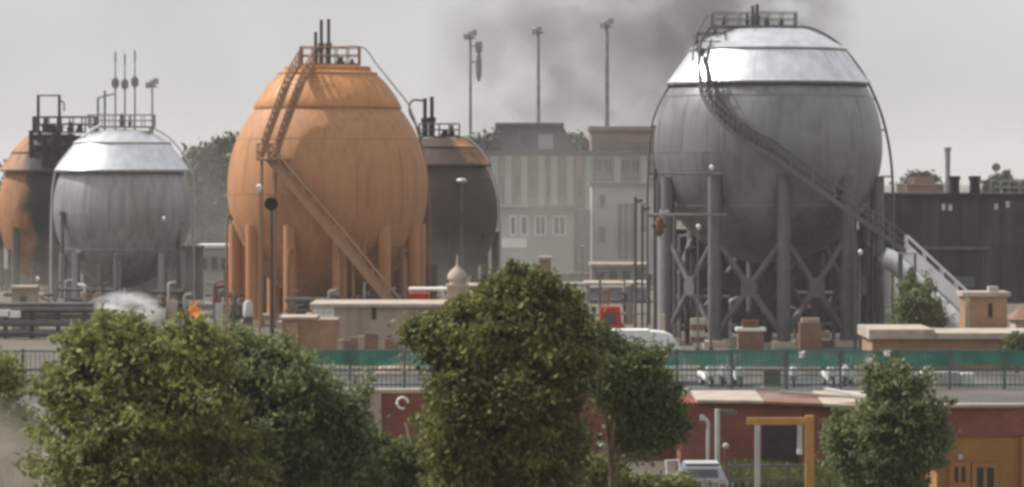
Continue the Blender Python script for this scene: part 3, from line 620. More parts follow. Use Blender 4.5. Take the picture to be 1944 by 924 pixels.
# low roofs before it
for i, (x0, x1, y, d, lab, mm) in enumerate(((1120, 1232, 500, 290, 'long low shed with pale flat roof below the concrete block', HALL), (1110, 1230, 536, 262, 'low blue-grey shed with thin roof beside the legs of the largest tank', BLUEGREY))):
    rt = root('low_shed', (X((x0 + x1) / 2, d), d, 0), lab, 'shed')
    MB().b2(X(x0 + 3, d), X(x1 - 3, d), d, d + 5, 0, Z(y + 5, d)).part('wall', mm, rt)
    MB().b2(X(x0, d), X(x1, d), d - .5, d + 5.4, Z(y + 5, d), Z(y, d)).part('roof', SLAB, rt)
    for k in range(4): MB().b2(X(x0 + 12 + k * 25, d), X(x0 + 26 + k * 25, d), d - .06, d - .003, .8, Z(y + 14, d)).part('window', GLASS, rt)
rt = root('pink_kiosk', (X(1034, 285), 285, 0), 'narrow pale pink brick kiosk just above the bushy middle tree', 'kiosk')
MB().b2(X(1024, 285), X(1046, 285), 285, 287, 0, Z(492, 285)).part('wall', BRICKP, rt)
MB().b2(X(1021, 285), X(1049, 285), 284.7, 287.3, Z(492, 285), Z(487, 285)).part('roof', SLAB, rt)
MB().b2(X(1031, 285), X(1040, 285), 284.93, 284.99, 0, Z(530, 285)).part('door', HALLDARK, rt)
# a low wall that closes the yard
for i, (x0, x1, d, y, lab) in enumerate(((880, 1260, 300, 520, 'low grey boundary wall running below the hazy hall'), (-60, 470, 300, 512, 'low grey boundary wall behind the silver and brown tanks'))):
    rt = root('boundary_wall', (X((x0 + x1) / 2, d), d, 0), lab, 'wall')
    MB().b2(X(x0, d), X(x1, d), d, d + .35, 0, Z(y, d)).part('wall_face', HALL, rt)
    MB().b2(X(x0, d), X(x1, d), d - .1, d + .45, Z(y, d), Z(y, d) + .15).part('coping', HALLPALE, rt)

# ------------------------------------------------------------------ burnt building on the right
d = 262
rt = root('burnt_building', (X(1840, d), d, 0), 'fire-blackened windowless building with two black chimneys behind the largest tank', 'building')
MB().b2(X(1676, d), X(2060, d), d, d + 14, 0, Z(374, d)).part('wall', SOOT, rt)
MB().b2(X(1672, d), X(1700, d), d - .5, d - .003, 0, Z(372, d)).part('corner_pier', SOOT, rt)
mb = MB().b2(X(1674, d), X(2062, d), d - .35, d + 14.2, Z(374, d), Z(367, d)); mb.part('parapet', BLACK, rt)
MB().b2(X(1738, d), X(1880, d), d - .5, d - .003, Z(473, d), Z(468, d)).part('ledge', HALLDARK, rt)
for i in range(9):
    x = 1710 + i * 38; MB().b2(X(x, d), X(x + 36, d), d - .06 - .03 * (i % 3), d - .004, Z(466, d), Z(380, d)).part('wall_panel', SOOT, rt)
    MB().b2(X(x, d), X(x + 36, d), d - .05 - .03 * ((i + 1) % 3), d - .004, Z(560, d), Z(480, d)).part('wall_panel', SOOT, rt)
for x in (1818, 1857):
    v = MB(); q = V((X(x, d), d + 2, 0)); u = F / (d + 2)
    v.tube([V((q.x, q.y, Z(400, d))), V((q.x, q.y, Z(342, d))), V((q.x, q.y, Z(342, d) + .001)), V((q.x, q.y, Z(334, d)))], [.42, .42, .5, .5], 14)
    v.part('chimney', BLACK, rt, True)
mb = MB(); pts = [(X(1880 + i * 18, d), d - .2, Z(367, d)) for i in range(9)]; rail_ring(mb, pts, 1.0, .05, closed=False); mb.part('roof_rail', FAR_STEEL, rt)
for (x, y) in ((1790, 393), (1803, 394), (1890, 392), (1912, 388)):
    MB().box(V((X(x, d), d - .25, Z(y, d))), (.28, .3, .5)).part('wall_lamp', GALV, rt)
MB().b2(X(1800, d), X(1850, d), d - .12, d - .003, Z(545, d), Z(525, d)).part('grey_shutter', ROOFGREY, rt)

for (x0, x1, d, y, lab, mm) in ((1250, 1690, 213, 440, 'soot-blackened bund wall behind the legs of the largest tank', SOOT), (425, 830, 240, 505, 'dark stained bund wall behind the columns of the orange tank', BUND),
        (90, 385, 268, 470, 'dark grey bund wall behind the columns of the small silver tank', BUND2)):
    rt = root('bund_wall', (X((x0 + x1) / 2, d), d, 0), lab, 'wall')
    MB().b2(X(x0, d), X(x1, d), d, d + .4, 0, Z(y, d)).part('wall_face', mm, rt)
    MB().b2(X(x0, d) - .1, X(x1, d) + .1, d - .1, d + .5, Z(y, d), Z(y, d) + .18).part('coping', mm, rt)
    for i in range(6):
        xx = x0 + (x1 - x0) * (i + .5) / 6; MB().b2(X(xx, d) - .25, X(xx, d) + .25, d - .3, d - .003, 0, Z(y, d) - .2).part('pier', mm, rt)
# silver delivery pipe and storage drum beside the largest tank
rt = root('silver_pipe', (X(1740, 196), 196, 0), 'thick silver pipe sloping to the ground under the metal stair', 'pipe')
d = 196
MB().tube(spline([P(1676, 488, d), P(1702, 500, d), P(1735, 535, d), P(1790, 590, d), P(1840, 640, d), P(1870, 655, d)], 6), .62, 16).part('pipe', ALUB, rt, True)
for (x, y) in ((1712, 510), (1768, 567)):
    q = P(x, y, d); MB().cyl(q, V((q.x, q.y, 0)), .12, 8).part('support', STEEL, rt)
MB().tube([P(1676, 488, d) + V((-.1, 0, .1)), P(1676, 488, d) + V((.1, 0, -.06))], .6, 16).part('flange', GALV, rt)
rt = root('silver_drum', (X(1690, 203), 203, 0), 'upright silver drum half hidden by a leg of the largest tank', 'drum')
MB().lathe((X(1692, 203), 203, 0), [(.02, Z(484, 203)), (.5, Z(486, 203)), (.72, Z(494, 203)), (.76, Z(504, 203)), (.76, .3), (.02, .3)], 24).part('shell', ALUB, rt, True)
MB().box((X(1692, 203), 203, .15), (1.7, 1.7, .3)).part('plinth', CREAM, rt)

# ------------------------------------------------------------------ buildings and things before the tanks
d = 195
rt = root('cream_store', (X(740, d), d, 0), 'long low cream store with flat pale roof edge before the orange tank', 'building')
MB().b2(X(592, d), X(884, d), d, d + 6, 0, Z(582, d)).part('wall', TANWALL, rt)
MB().b2(X(588, d), X(888, d), d - .3, d + 6.3, Z(582, d), Z(576, d)).part('roof', SLAB, rt)
tile = None
for i in range(4):
    for j in range(2):
        x = X(594, d) + i * .33; z = Z(604, d) + j * .36
        if tile is None: tile = MB().b2(x, x + .3, d - .05, d - .002, z, z + .33).part('tile', WHITE, rt); x0_, z0_ = x, z
        else: share(tile, 'tile', rt, (x - x0_, 0, z - z0_))
MB().b2(X(706, d), X(714, d), d - .05, d - .003, Z(606, d), Z(584, d)).part('slit_window', BLACK, rt)
MB().b2(X(786, d), X(800, d), d - .05, d - .003, 0, Z(590, d)).part('door', HALLDARK, rt)
d = 183
rt = root('brick_ruin', (X(600, d), d, 0), 'low orange brick hut with broken top beside the cream store', 'hut')
MB().b2(X(535, d), X(640, d), d, d + 3, 0, Z(606, d)).part('wall', BRICKO, rt)
MB().b2(X(530, d), X(600, d), d - .2, d + 3.2, Z(606, d), Z(601, d)).part('roof', SLAB, rt)
MB().b2(X(546, d), X(566, d), d - .3, d - .003, 0, Z(612, d)).part('pier', BRICKO, rt)
rt = root('broken_wall', (X(720, 176), 176, 0), 'crumbling red brick wall with uneven top behind the green fence', 'wall')
for i in range(14):
    x = 640 + i * 13; hh = 648 - 12 * random.random() - (10 if 2 < i < 6 else 0)
    MB().b2(X(x, 176), X(x + 12.8, 176), 176 + .03 * (i % 2), 176.4, 0, Z(hh, 176)).part('wall_piece', BRICKP if i % 3 else TANWALL, rt)
rng = np.random.default_rng(3)
def heap(name, px, py_top, d, wpx, m, label, cat, seed=1, sharp=.35, ry=.7, pw=1.6):
    rng = np.random.default_rng(seed); zt = Z(py_top, d); w = wpx / (F / d) / 2
    mb = MB(); n, k = 36, 12; c = V((X(px, d), d, 0)); vs = []
    ph = rng.random(6) * 6.28
    for i in range(k):
        t = i / (k - 1)
        for j in range(n):
            a = j * 2 * math.pi / n
            r = (1 - t ** pw) * (1 + .16 * math.sin(3 * a + ph[0]) + .10 * math.sin(5 * a + ph[1] + t * 3)) + .01
            vs.append(c + V((w * r * math.cos(a), w * ry * r * math.sin(a), zt * t * (1 + sharp * .3 * math.sin(4 * a + ph[2]) * (1 - t)) + rng.normal() * .04 * zt * (1 if 0 < i < k - 1 else 0))))
    mb.add(vs, [(i * n + j, i * n + (j + 1) % n, (i + 1) * n + (j + 1) % n, (i + 1) * n + j) for i in range(k - 1) for j in range(n)] + [tuple((k - 1) * n + j for j in range(n))])
    return mb.thing(name, m, label, cat)
heap('sand_heap', 775, 662, 168, 130, mat('pale_sand', (.5, .40, .29), .95, var=.15, bump=.4), 'pale heap of sand behind the green fence', 'sand heap', 2)
rt = root('white_barrel', (X(471, 214), 214, 0), 'white barrel on a stand at the foot of the orange tank', 'barrel')
MB().lathe((X(471, 214), 214, 0), [(.02, Z(570, 214)), (.22, Z(571, 214)), (.32, Z(578, 214)), (.34, Z(598, 214)), (.3, Z(601, 214)), (.02, Z(601, 214))], 18).part('drum', mat('barrel_white', (.5, .5, .52), .7, var=.15), rt, True)
MB().b2(X(471, 214) - .3, X(471, 214) + .3, 213.7, 214.3, 0, Z(601, 214)).part('stand', DSTEEL, rt)
heap('rubble_heap', 500, 632, 175, 90, SLAB, 'pale heap of rubble at the foot of the dark lamp post', 'rubble', 9, 1.0)
heap('debris_heap', 372, 602, 214, 60, BLACK, 'black heap of burning debris under the flame', 'debris', 11, 1.0)
# flame
def emis(name, c1, c2, s):
    m = bpy.data.materials.new(name); m.use_nodes = True; n = m.node_tree; lk = n.links.new; n.nodes.clear()
    lw = n.nodes.new('ShaderNodeTexNoise'); lw.inputs['Scale'].default_value = 2.2; tc = n.nodes.new('ShaderNodeTexCoord'); lk(tc.outputs['Object'], lw.inputs['Vector'])
    rp = n.nodes.new('ShaderNodeValToRGB'); rp.color_ramp.elements[0].position = .38; rp.color_ramp.elements[1].position = .62
    rp.color_ramp.elements[0].color = (*c1, 1); rp.color_ramp.elements[1].color = (*c2, 1); lk(lw.outputs[0], rp.inputs[0])
    e = n.nodes.new('ShaderNodeEmission'); e.inputs[1].default_value = s; o = n.nodes.new('ShaderNodeOutputMaterial')
    lk(rp.outputs[0], e.inputs[0]); lk(e.outputs[0], o.inputs['Surface']); return m
FIRE = emis('flame', (.55, .10, .02), (1.0, .42, .12), .85)
mb = MB(); c = V((X(368, 213.5), 213.5, .85)); rf = random.Random(5)
for k in range(13):
    dx, dy = rf.uniform(-.42, .42), rf.uniform(-.3, .3); h = (1.45 - abs(dx) * 1.6) * rf.uniform(.7, 1.1); r = rf.uniform(.14, .26); b = c + V((dx, dy, -.1))
    mb.tube([b, b + V((rf.uniform(-.05, .05), 0, h * .2)), b + V((rf.uniform(-.1, .1), 0, h * .45)), b + V((rf.uniform(-.15, .15), 0, h * .72)), b + V((rf.uniform(-.2, .2), 0, h))], [r * .6, r, r * .85, r * .45, .02], 12)
mb.thing('flame', FIRE, 'small orange flame burning on the black debris', 'flame', smooth=True)
# domed kiosk
d = 200
rt = root('domed_kiosk', (X(868, d), d, 0), 'little kiosk with pale onion dome beside the burnt tank', 'kiosk')
MB().b2(X(849, d), X(886, d), d, d + 1.2, 0, Z(545, d)).part('wall', TANWALL, rt)
MB().b2(X(845, d), X(890, d), d - .15, d + 1.35, Z(545, d), Z(540, d)).part('cornice', SLAB, rt)
q = V((X(868, d), d + .6, Z(540, d))); u = F / d
MB().lathe(q, [(.5, 0), (.5, .3), (.62, .35), (.60, .6), (.42, .85), (.2, 1.02), (.07, 1.2), (.07, 1.55), (.02, 1.9)], 20).part('dome', SLAB, rt, True)
rt = root('flat_store', (X(915, d), 203, 0), 'small tan store with flat roof beside the domed kiosk', 'building')
MB().b2(X(888, 203), X(960, 203), 203, 207, 0, Z(546, 203)).part('wall', TANWALL, rt)
MB().b2(X(885, 203), X(963, 203), 202.7, 207.3, Z(546, 203), Z(541, 203)).part('roof', SLAB, rt)
MB().b2(X(900, 203), X(915, 203), 202.94, 202.99, .9, Z(565, 203)).part('window', HALLDARK, rt)
# red box and white canopy near the stair foot
d = 204
rt = root('red_tank_cart', (X(800, d), d, 0), 'red water tank cart at the foot of the orange tank stair', 'tank cart')
MB().b2(X(775, d), X(815, d), d, d + 1.6, 2.0, Z(556, d)).part('tank', RED, rt)
MB().b2(X(775, d) - .1, X(815, d) + .1, d - .1, d + 1.7, 1.8, 2.0).part('frame', DSTEEL, rt)
for sx in (785, 806):
    MB().tube([(X(sx, d), d - .15, .45), (X(sx, d), d + .05, .45)], .45, 16).part('wheel', RUBBER, rt); MB().b2(X(sx, d) - .1, X(sx, d) + .1, d + .2, d + .4, .4, 1.8).part('leg', DSTEEL, rt)
rt = root('white_canopy', (X(835, 206), 206, 0), 'thin white canopy roof beside the red tank cart', 'canopy')
MB().b2(X(775, 206), X(852, 206), 206, 208.5, Z(551, 206), Z(547, 206)).part('roof', WHITE, rt)
for x in (779, 848):
    for y in (206.1, 208.4): MB().cyl((X(x, 206), y, 0), (X(x, 206), y, Z(551, 206)), .06, 8).part('post', GALV, rt)
# dark lamp post before the orange tank and small white lamps
def lamp_post(px, ytop, d, m, headm, label, hr=.26, r=.09, lean=0.0, cat='lamp post', group=None, head=True):
    b = V((X(px, d), d, 0)); t = V((X(px, d) + lean, d, Z(ytop, d))); rt = root('lamp_post', b, label, cat, group)
    MB().tube([b, b.lerp(t, .5), t], [r * 1.3, r, r * .8], 10).part('pole', m, rt, True)
    MB().box(V((b.x, b.y, .1)), (r * 5, r * 5, .2)).part('base_plate', m, rt)
    MB().cyl(t, t + V((0, -.25, .05)), .045, 6).part('arm', m, rt)
    MB().tube([t + V((0, -.12, .12)), t + V((0, -.3, .1)), t + V((0, -.5, .02))], [hr * .5, hr, hr * 1.1], 12).part('lamp_head', headm, rt, True)
    return rt
rt = lamp_post(516, 388, 172, mat('rusty_post', (.07, .04, .032), .8), BLACK, 'tall dark rusty post with black loudspeaker before the orange tank', .34, .10)
lamp_post(493, 358, 180, ORANGE_STEEL, WHITE, 'thin tan post with pale lamp beside the dark loudspeaker post', .16, .06)
LG = 'white lamps around the tanks'
for (x, y, d, lab) in ((1350, 320, 191, 'white lamp on tall thin post before the largest tank'), (1325, 432, 190, 'white lamp on short bent post between the legs of the largest tank'),
        (1632, 480, 190, 'white lamp on post among valve wheels under the largest tank'), (312, 416, 246, 'white lamp on post before the small silver tank'), (73, 530, 230, 'white lamp on post before the brown tank'), (1106, 470, 262, 'grey lamp post before the hazy hall'), (1143, 850, 109, 'grey lamp post behind the bushy middle tree')):
    lamp_post(x, y, d, STEEL, WHITE if 'white' in lab else FAR_STEEL, lab, .12, .05, group=LG)
# burner post left of the largest tank
rt = root('rusty_hydrant', (X(1252, 192), 192, 0), 'rusty orange hydrant riser beside the left leg of the largest tank', 'hydrant')
q = V((X(1252, 192), 192, 0)); MB().cyl(q, q + V((0, 0, Z(448, 192))), .1, 8).part('riser', GALV, rt)
MB().tube([q + V((0, 0, Z(448, 192))), q + V((0, 0, Z(440, 192))), q + V((0, 0, Z(418, 192))), q + V((0, 0, Z(412, 192)))], [.12, .26, .26, .1], 10).part('body', RUST, rt, True)
MB().cyl(q + V((-.45, 0, Z(428, 192))), q + V((.45, 0, Z(428, 192))), .12, 8).part('outlet', RUST, rt)
q = V((X(1257, 188), 188, 0)); MB().b2(q.x - .16, q.x + .16, 188, 188.3, 0, Z(595, 188)).thing('cream_post', CREAM, 'short square cream post behind the white minibus', 'post')
# brick kiosk, pump box, striped block under the largest tank
d = 191
rt = root('brick_kiosk', (X(1540, d), d, 0), 'small pink brick kiosk between the legs of the largest tank', 'kiosk')
MB().b2(X(1519, d), X(1560, d), d, d + 1.2, 0, Z(612, d)).part('wall', BRICKP, rt)
MB().b2(X(1523, d), X(1556, d), d + .1, d + 1.1, Z(612, d), Z(604, d)).part('roof', TANWALL, rt)
rt = root('pump_box', (X(1425, d), d, 0), 'low brick pump box with white lid under the largest tank', 'box')
MB().b2(X(1402, d), X(1450, d), d, d + 1.2, 0, Z(628, d)).part('wall', BRICKP, rt); MB().b2(X(1398, d), X(1454, d), d - .1, d + 1.3, Z(628, d), Z(622, d)).part('lid', WHITE, rt)
MB().b2(X(1410, d), X(1442, d), d + .2, d + 1.0, Z(622, d), Z(608, d)).part('pump_housing', RUST, rt)
rt = root('striped_block', (X(1325, d), d, 0), 'pink and cream banded barrier block under the largest tank', 'barrier')
for i in range(4): MB().b2(X(1312, d), X(1338, d), d - .02 * (i % 2), d + .6, Z(650, d) + i * .36, Z(650, d) + i * .36 + .355).part('stripe', CREAM if i % 2 else BRICKP, rt)
MB().b2(X(1316, d), X(1334, d), d, d + .5, 0, Z(650, d)).part('pedestal', CREAM, rt)

# ------------------------------------------------------------------ vehicles
def wheel(rt, c, r, wd):
    w_ = MB().tube([V(c) + V((0, -wd / 2, 0)), V(c) + V((0, wd / 2, 0))], r, 20).part('wheel', RUBBER, rt, True)
    MB().tube([V(c) + V((0, -wd / 2 - .015, 0)), V(c) + V((0, wd / 2 + .015, 0))], r * .55, 14).part('rim', GALV, w_)
def profile_body(pts, y0, y1, inset=.1):
    n = len(pts); mb = MB(); zc = max(p[1] for p in pts)
    def ins(p): return inset * max(0, (p[1] - .9) / max(.1, zc - .9))
    vs = [(p[0], y0 + ins(p), p[1]) for p in pts] + [(p[0], y1 - ins(p), p[1]) for p in pts]
    return mb.add(vs, [tuple(range(n)), tuple(range(2 * n - 1, n - 1, -1))] + [(i, i + n, (i + 1) % n + n, (i + 1) % n) for i in range(n)])
# white minibus behind the fence
d = 160.6; x0, x1 = X(1066, d), X(1306, d); zr = Z(629, d)
rt = root('minibus', ((x0 + x1) / 2, d + 1, 0), 'white minibus parked behind the green fence beside the middle tree', 'minibus')
ln = x1 - x0
pts = [(x0, .45), (x1 - .1, .45), (x1, .9), (x1 - .12, 1.35), (x1 - .75, zr - .22), (x1 - 1.1, zr - .06), (x1 - 1.6, zr), (x0 + .4, zr), (x0 + .1, zr - .1), (x0, zr - .35)]
profile_body(pts, d, d + 2.0, .12).part('body', WHITE, rt)
MB().b2(x0 + .3, x1 - 1.9, d + .10, d + 1.86, zr - .001, zr + .07).part('roof_panel', WHITE, rt)
for i in range(4):
    a = x0 + .35 + i * 1.15; w_ = MB(); w_.add([(a, d + .048, 1.45), (a + 1.0, d + .048, 1.45), (a + 1.0, d + .085, 2.1), (a, d + .085, 2.1)], [(0, 1, 2, 3)]); w_.part('window', GLASS, rt)
for a in (x0 + 1.0, x1 - 1.1): wheel(rt, (a, d + .12, .36), .36, .24); wheel(rt, (a, d + 1.88, .36), .36, .24)
# red pickup
d = 188; x0, x1 = X(1128, d), X(1216, d)
rt = root('red_pickup', ((x0 + x1) / 2, d + .9, 0), 'red pickup standing behind the white minibus', 'pickup')
pts = [(x0 - 1.2, .5), (x1, .5), (x1, 1.15), (x1 - .7, 1.25), (x1 - 1.1, 1.8), (x1 - 1.2, Z(582, d)), (x0 + .4, Z(582, d)), (x0 + .25, 1.5), (x0 - 1.2, 1.4)]
profile_body(pts, d, d + 1.8, .15).part('body', RED, rt)
MB().add([(x0 + .6, d + .02, 1.75), (x1 - 1.45, d + .02, 1.75), (x1 - 1.45, d + .09, 2.3), (x0 + .6, d + .09, 2.3)], [(0, 1, 2, 3)]).part('window', GLASS, rt)
for a in (x0 - .5, x1 - .6): wheel(rt, (a, d + .1, .4), .4, .25); wheel(rt, (a, d + 1.7, .4), .4, .25)

# ------------------------------------------------------------------ right brick compound
d = 172
rt = root('brick_terrace', (X(1810, d), d, 0), 'long low brick terrace with thick pale slab roof behind the green fence', 'building')
MB().b2(X(1656, d), X(2020, d), d, d + 5, 0, Z(642, d)).part('wall', BRICKO, rt)
MB().b2(X(1648, d), X(1772, d), d - .5, d + 5.3, Z(642, d), Z(624, d)).part('roof_slab', SLAB, rt)
MB().b2(X(1772.5, d), X(2020, d), d - .4, d + 5.3, Z(642, d), Z(631, d)).part('roof_slab', SLAB, rt)
MB().b2(X(1900, d), X(1915, d), d - .1, d - .003, 0, Z(650, d)).part('door', HALLDARK, rt)
d = 178.5
rt = root('guard_hut', (X(1870, d), d, 0), 'square orange brick guard hut with overhanging slab roof', 'hut')
MB().b2(X(1832, d), X(1912, d), d, d + 2.2, 0, Z(562, d)).part('wall', BRICKO, rt)
MB().b2(X(1826, d), X(1918, d), d - .2, d + 2.4, Z(562, d), Z(554, d)).part('roof_slab', SLAB, rt)
MB().b2(X(1876, d), X(1884, d), d - .03, d - .003, Z(602, d), Z(575, d)).part('slit_window', BLACK, rt)
MB().b2(X(1832, d), X(1841, d), d - .06, d - .003, 0, Z(563, d)).part('corner_pier', SLAB, rt)
mb = MB(); mb.b2(X(1880, d), X(1898, d), d + .5, d + 1.2, Z(554, d), Z(544, d)); mb.part('roof_box', SLAB, rt)
rt = root('far_hut', (X(1955, 182), 182, 0), 'pale hut with tile roof beside the guard hut', 'hut')
MB().b2(X(1928, 182), X(2000, 182), 182, 184, 0, Z(606, 182)).part('wall', CREAM, rt)
q0, q1 = X(1920, 182), X(2008, 182); z = Z(606, 182)
MB().add([(q0, 181.6, z), (q1, 181.6, z), (q1, 184.4, z), (q0, 184.4, z), ((q0 + q1) / 2 - .6, 183, z + .7), ((q0 + q1) / 2 + .6, 183, z + .7)], [(3, 2, 1, 0), (0, 1, 5, 4), (1, 2, 5), (2, 3, 4, 5), (3, 0, 4)]).part('roof', BRICKP, rt)

# ------------------------------------------------------------------ green fence
d = 156.5
rt = root('green_fence', (0, d, 0), 'long iron picket fence hung with teal green netting', 'fence')
xa, xb = X(-60, d), X(2010, d); zt = Z(662, d)
n = 0; post = None; bay = (xb - xa) / 20
for i in range(21):
    x = xa + i * bay
    if post is None: post = MB().b2(x - .06, x + .06, d - .06, d + .06, 0, zt + .02).part('post', FENCEDARK, rt); x0_ = x
    else: share(post, 'post', rt, (x - x0_, 0, 0))
low = mid = None; rn = random.Random(4)
def cloth(x0, x1, z0, z1, sag, m, nm):
    mb = MB(); vs = []; q = 14
    ph = rn.uniform(0, 6)
    for i in range(q + 1):
        t = i / q; e = 4 * t * (1 - t)
        for j in range(4):
            f = j / 3; vs.append((x0 + (x1 - x0) * t, d + .095 + .05 * math.sin(t * 9 + ph + j) * e, z0 + (z1 - z0) * f - sag * e * (.3 + .7 * f) + rn.uniform(-.015, .015)))
    return mb.add(vs, [(i * 4 + j, i * 4 + j + 4, i * 4 + j + 5, i * 4 + j + 1) for i in range(q) for j in range(3)]).part(nm, m, rt, True)
for i in range(20):
    x = xa + i * bay
    if i > 4: cloth(x + .02, x + bay - .02, zt - .80 + rn.uniform(-.08, .08), zt + rn.uniform(-.03, .03), rn.uniform(.02, .10), NET, 'green_netting')
    if i > 4 and i % 4 != 1: cloth(x + .02, x + bay - .02, .25 + rn.uniform(0, .2), zt - .95 + rn.uniform(-.15, .1), rn.uniform(.02, .1), NET2, 'torn_netting')
    if low is None:
        low = MB().b2(x + .08, x + bay - .08, d - .03, d + .03, .18, .26).part('rail', FENCEDARK, rt)
        mid = MB().b2(x + .08, x + bay - .08, d - .03, d + .03, zt - 1.05, zt - .95).part('rail', FENCEDARK, rt)
        tpr = MB().b2(x + .08, x + bay - .08, d - .03, d + .03, zt - .14, zt - .06).part('rail', FENCEDARK, rt)
    else:
        for q_ in (low, mid, tpr): share(q_, 'rail', rt, (i * bay, 0, 0))
pk = None; npk = 236
for i in range(npk):
    x = xa + (i + .5) * (xb - xa) / npk
    if pk is None: pk = MB().b2(x - .016, x + .016, d - .055, d - .031, .06, zt - .2).part('picket', FENCEDARK, rt); x0_ = x
    else: share(pk, 'picket', rt, (x - x0_, 0, random.uniform(-.02, .02)))
# white scraps on the fence
for i, (x, y) in enumerate(((1522, 672), (1684, 671), (1651, 685))):
    mb = MB(); q = P(x, y, d - .2); rr = np.random.default_rng(i); m = []
    for a in range(5):
        for b_ in range(4): m.append(q + V(((a - 2) * .085 * (1 - .15 * b_) + rr.normal() * .02, rr.normal() * .05, (1.5 - b_) * .10 + rr.normal() * .02)))
    mb.add(m, [(a * 4 + b_, a * 4 + b_ + 1, a * 4 + b_ + 5, a * 4 + b_ + 4) for a in range(4) for b_ in range(3)])
    o = mb.thing('plastic_scrap', WHITE, 'white scrap of plastic caught on the green fence', 'plastic scrap', 'white scraps caught on the fence')
    s_ = o.modifiers.new('thickness', 'SOLIDIFY'); s_.thickness = .02
# grey cabinets behind the fence
for i, (x0, x1, y, lab, m) in enumerate(((1776, 1822, 706, 'wide grey steel cabinet behind the green fence', GALV), (1826, 1850, 708, 'narrow pale steel cabinet behind the green fence', WHITE), (1450, 1482, 700, 'brown brick pier behind the green fence', BRICKP))):
    dd = 157.6; rt = root('steel_cabinet' if i < 2 else 'brick_pier', (X((x0 + x1) / 2, dd), dd, 0), lab, 'cabinet' if i < 2 else 'pier')
    MB().b2(X(x0, dd), X(x1, dd), dd, dd + .7, .1, Z(y, dd)).part('case', m, rt); MB().b2(X(x0, dd) - .04, X(x1, dd) + .04, dd - .04, dd + .74, 0, .1).part('plinth', CREAM, rt)
    MB().b2(X(x0, dd) + .06, X(x1, dd) - .06, dd - .03, dd - .003, .2, Z(y, dd) - .1).part('door', m, rt)

# ------------------------------------------------------------------ front brick walls
d = 118
rt = root('brick_wall', (X(760, d), d, 0), 'dark red brick yard wall with pale coping before the orange tank', 'wall')
MB().b2(X(540, d), X(1290, d), d, d + .35, 0, Z(745, d)).part('wall_face', BRICK, rt)
for i in range(13):
    a = 540 + i * 59; MB().b2(X(a, d), X(a + 58.6, d), d - .1, d + .45, Z(745, d), Z(738, d)).part('coping_stone', SLAB, rt)
MB().b2(X(655, d), X(700, d), d - .14, d - .003, 0, Z(746, d)).part('pale_panel', BRICKP, rt)
MB().b2(X(702, d), X(724, d), d - .22, d - .003, 0, Z(746, d)).part('pier', TANWALL, rt)
rt = root('white_hose', (X(765, 117.7), 117.7, Z(790, 118)), 'loop of pale hose hung on the red brick yard wall', 'hose')
c = P(764, 764, 117.75)
MB().tube([c + V((.2 * math.cos(a * .42), .03 * math.sin(a * 3), .2 * math.sin(a * .42))) for a in range(13)], .045, 8).part('coil', WHITE, rt, True)
MB().tube(spline([P(768, 802, 117.7), P(773, 815, 117.68), P(776, 832, 117.7), P(782, 850, 117.7)], 4), .05, 8).part('tail', SLAB, rt, True)
d = 114.5
rt = root('brick_shed', (X(1470, d), d, 0), 'long red brick shed with uneven pale flat roof', 'shed')
MB().b2(X(1292, d), X(1652, d), d, d + 3.6, 0, Z(764, d)).part('wall', BRICK, rt)
for i, (a, b2_, ya, yb, y2) in enumerate(((1322, 1449, 757, 759, 740), (1450, 1560, 760, 764, 744), (1561, 1660, 764, 768, 741))):
    zz = Z(760, d)
    mb = MB(); e = .10
    za, zb = Z(ya, d), Z(yb, d); zc = Z(y2, d + 3.8)
    mb.add([(X(a, d), d - .3, za - e), (X(b2_, d), d - .3, zb - e), (X(b2_, d), d + 3.8, zc - e), (X(a, d), d + 3.8, zc - e), (X(a, d), d - .3, za), (X(b2_, d), d - .3, zb), (X(b2_, d), d + 3.8, zc), (X(a, d), d + 3.8, zc)],
           [(3, 2, 1, 0), (4, 5, 6, 7), (0, 1, 5, 4), (1, 2, 6, 5), (2, 3, 7, 6), (3, 0, 4, 7)]); mb.part('roof_slab', SLAB if i != 1 else BRICKP, rt)
MB().b2(X(1446, d), X(1516, d), d - .05, d - .003, 0, Z(806, d)).part('dark_doorway', mat('dark_purple', (.05, .032, .036), .9, var=.3), rt)
q = MB(); q.bar(P(1480, 744, 116.5), P(1648, 757, 116.0), .18, .12); q.thing('loose_plank', SLAB, 'long pale plank lying slantwise on the brick shed roof', 'plank')
q = MB(); q.bar(P(1566, 738, 117.0), P(1652, 753, 116.4), .25, .10); q.thing('loose_plank', WHITE, 'short whitish plank at the end of the brick shed roof', 'plank')
q = MB(); 
# ochre building at the corner
d = 98
rt = root('ochre_house', (X(1880, d), d, 0), 'ochre rendered house with red brick parapet and two small windows', 'house')
MB().b2(X(1778, d), X(2010, d), d, d + 6, 0, Z(826, d)).part('wall', OCHRE, rt)
MB().b2(X(1774, d), X(2014, d), d - .08, d + .25, Z(826, d), Z(772, d)).part('brick_parapet', BRICK, rt)
MB().b2(X(1774, d), X(1774, d) + .3, d + .252, d + 6.1, Z(826, d), Z(800, d)).part('side_parapet', BRICK, rt)
MB().b2(X(1768, d), X(2018, d), d - .18, d + .35, Z(772, d), Z(766, d)).part('coping', SLAB, rt)
for (a, b2_, c_, e_) in ((1811, 1832, 884, 914), (1853, 1886, 886, 935)): win(rt, rt, a, b2_, c_, e_, d, OCHRE, GLASS, 1)
MB().box(P(1823, 866, d - .12), (.12, .2, .14)).part('wall_lamp', GALV, rt)
MB().b2(X(1938, d), X(1960, d), d - .2, d - .003, 0, Z(828, d)).part('buttress', OCHRE, rt)

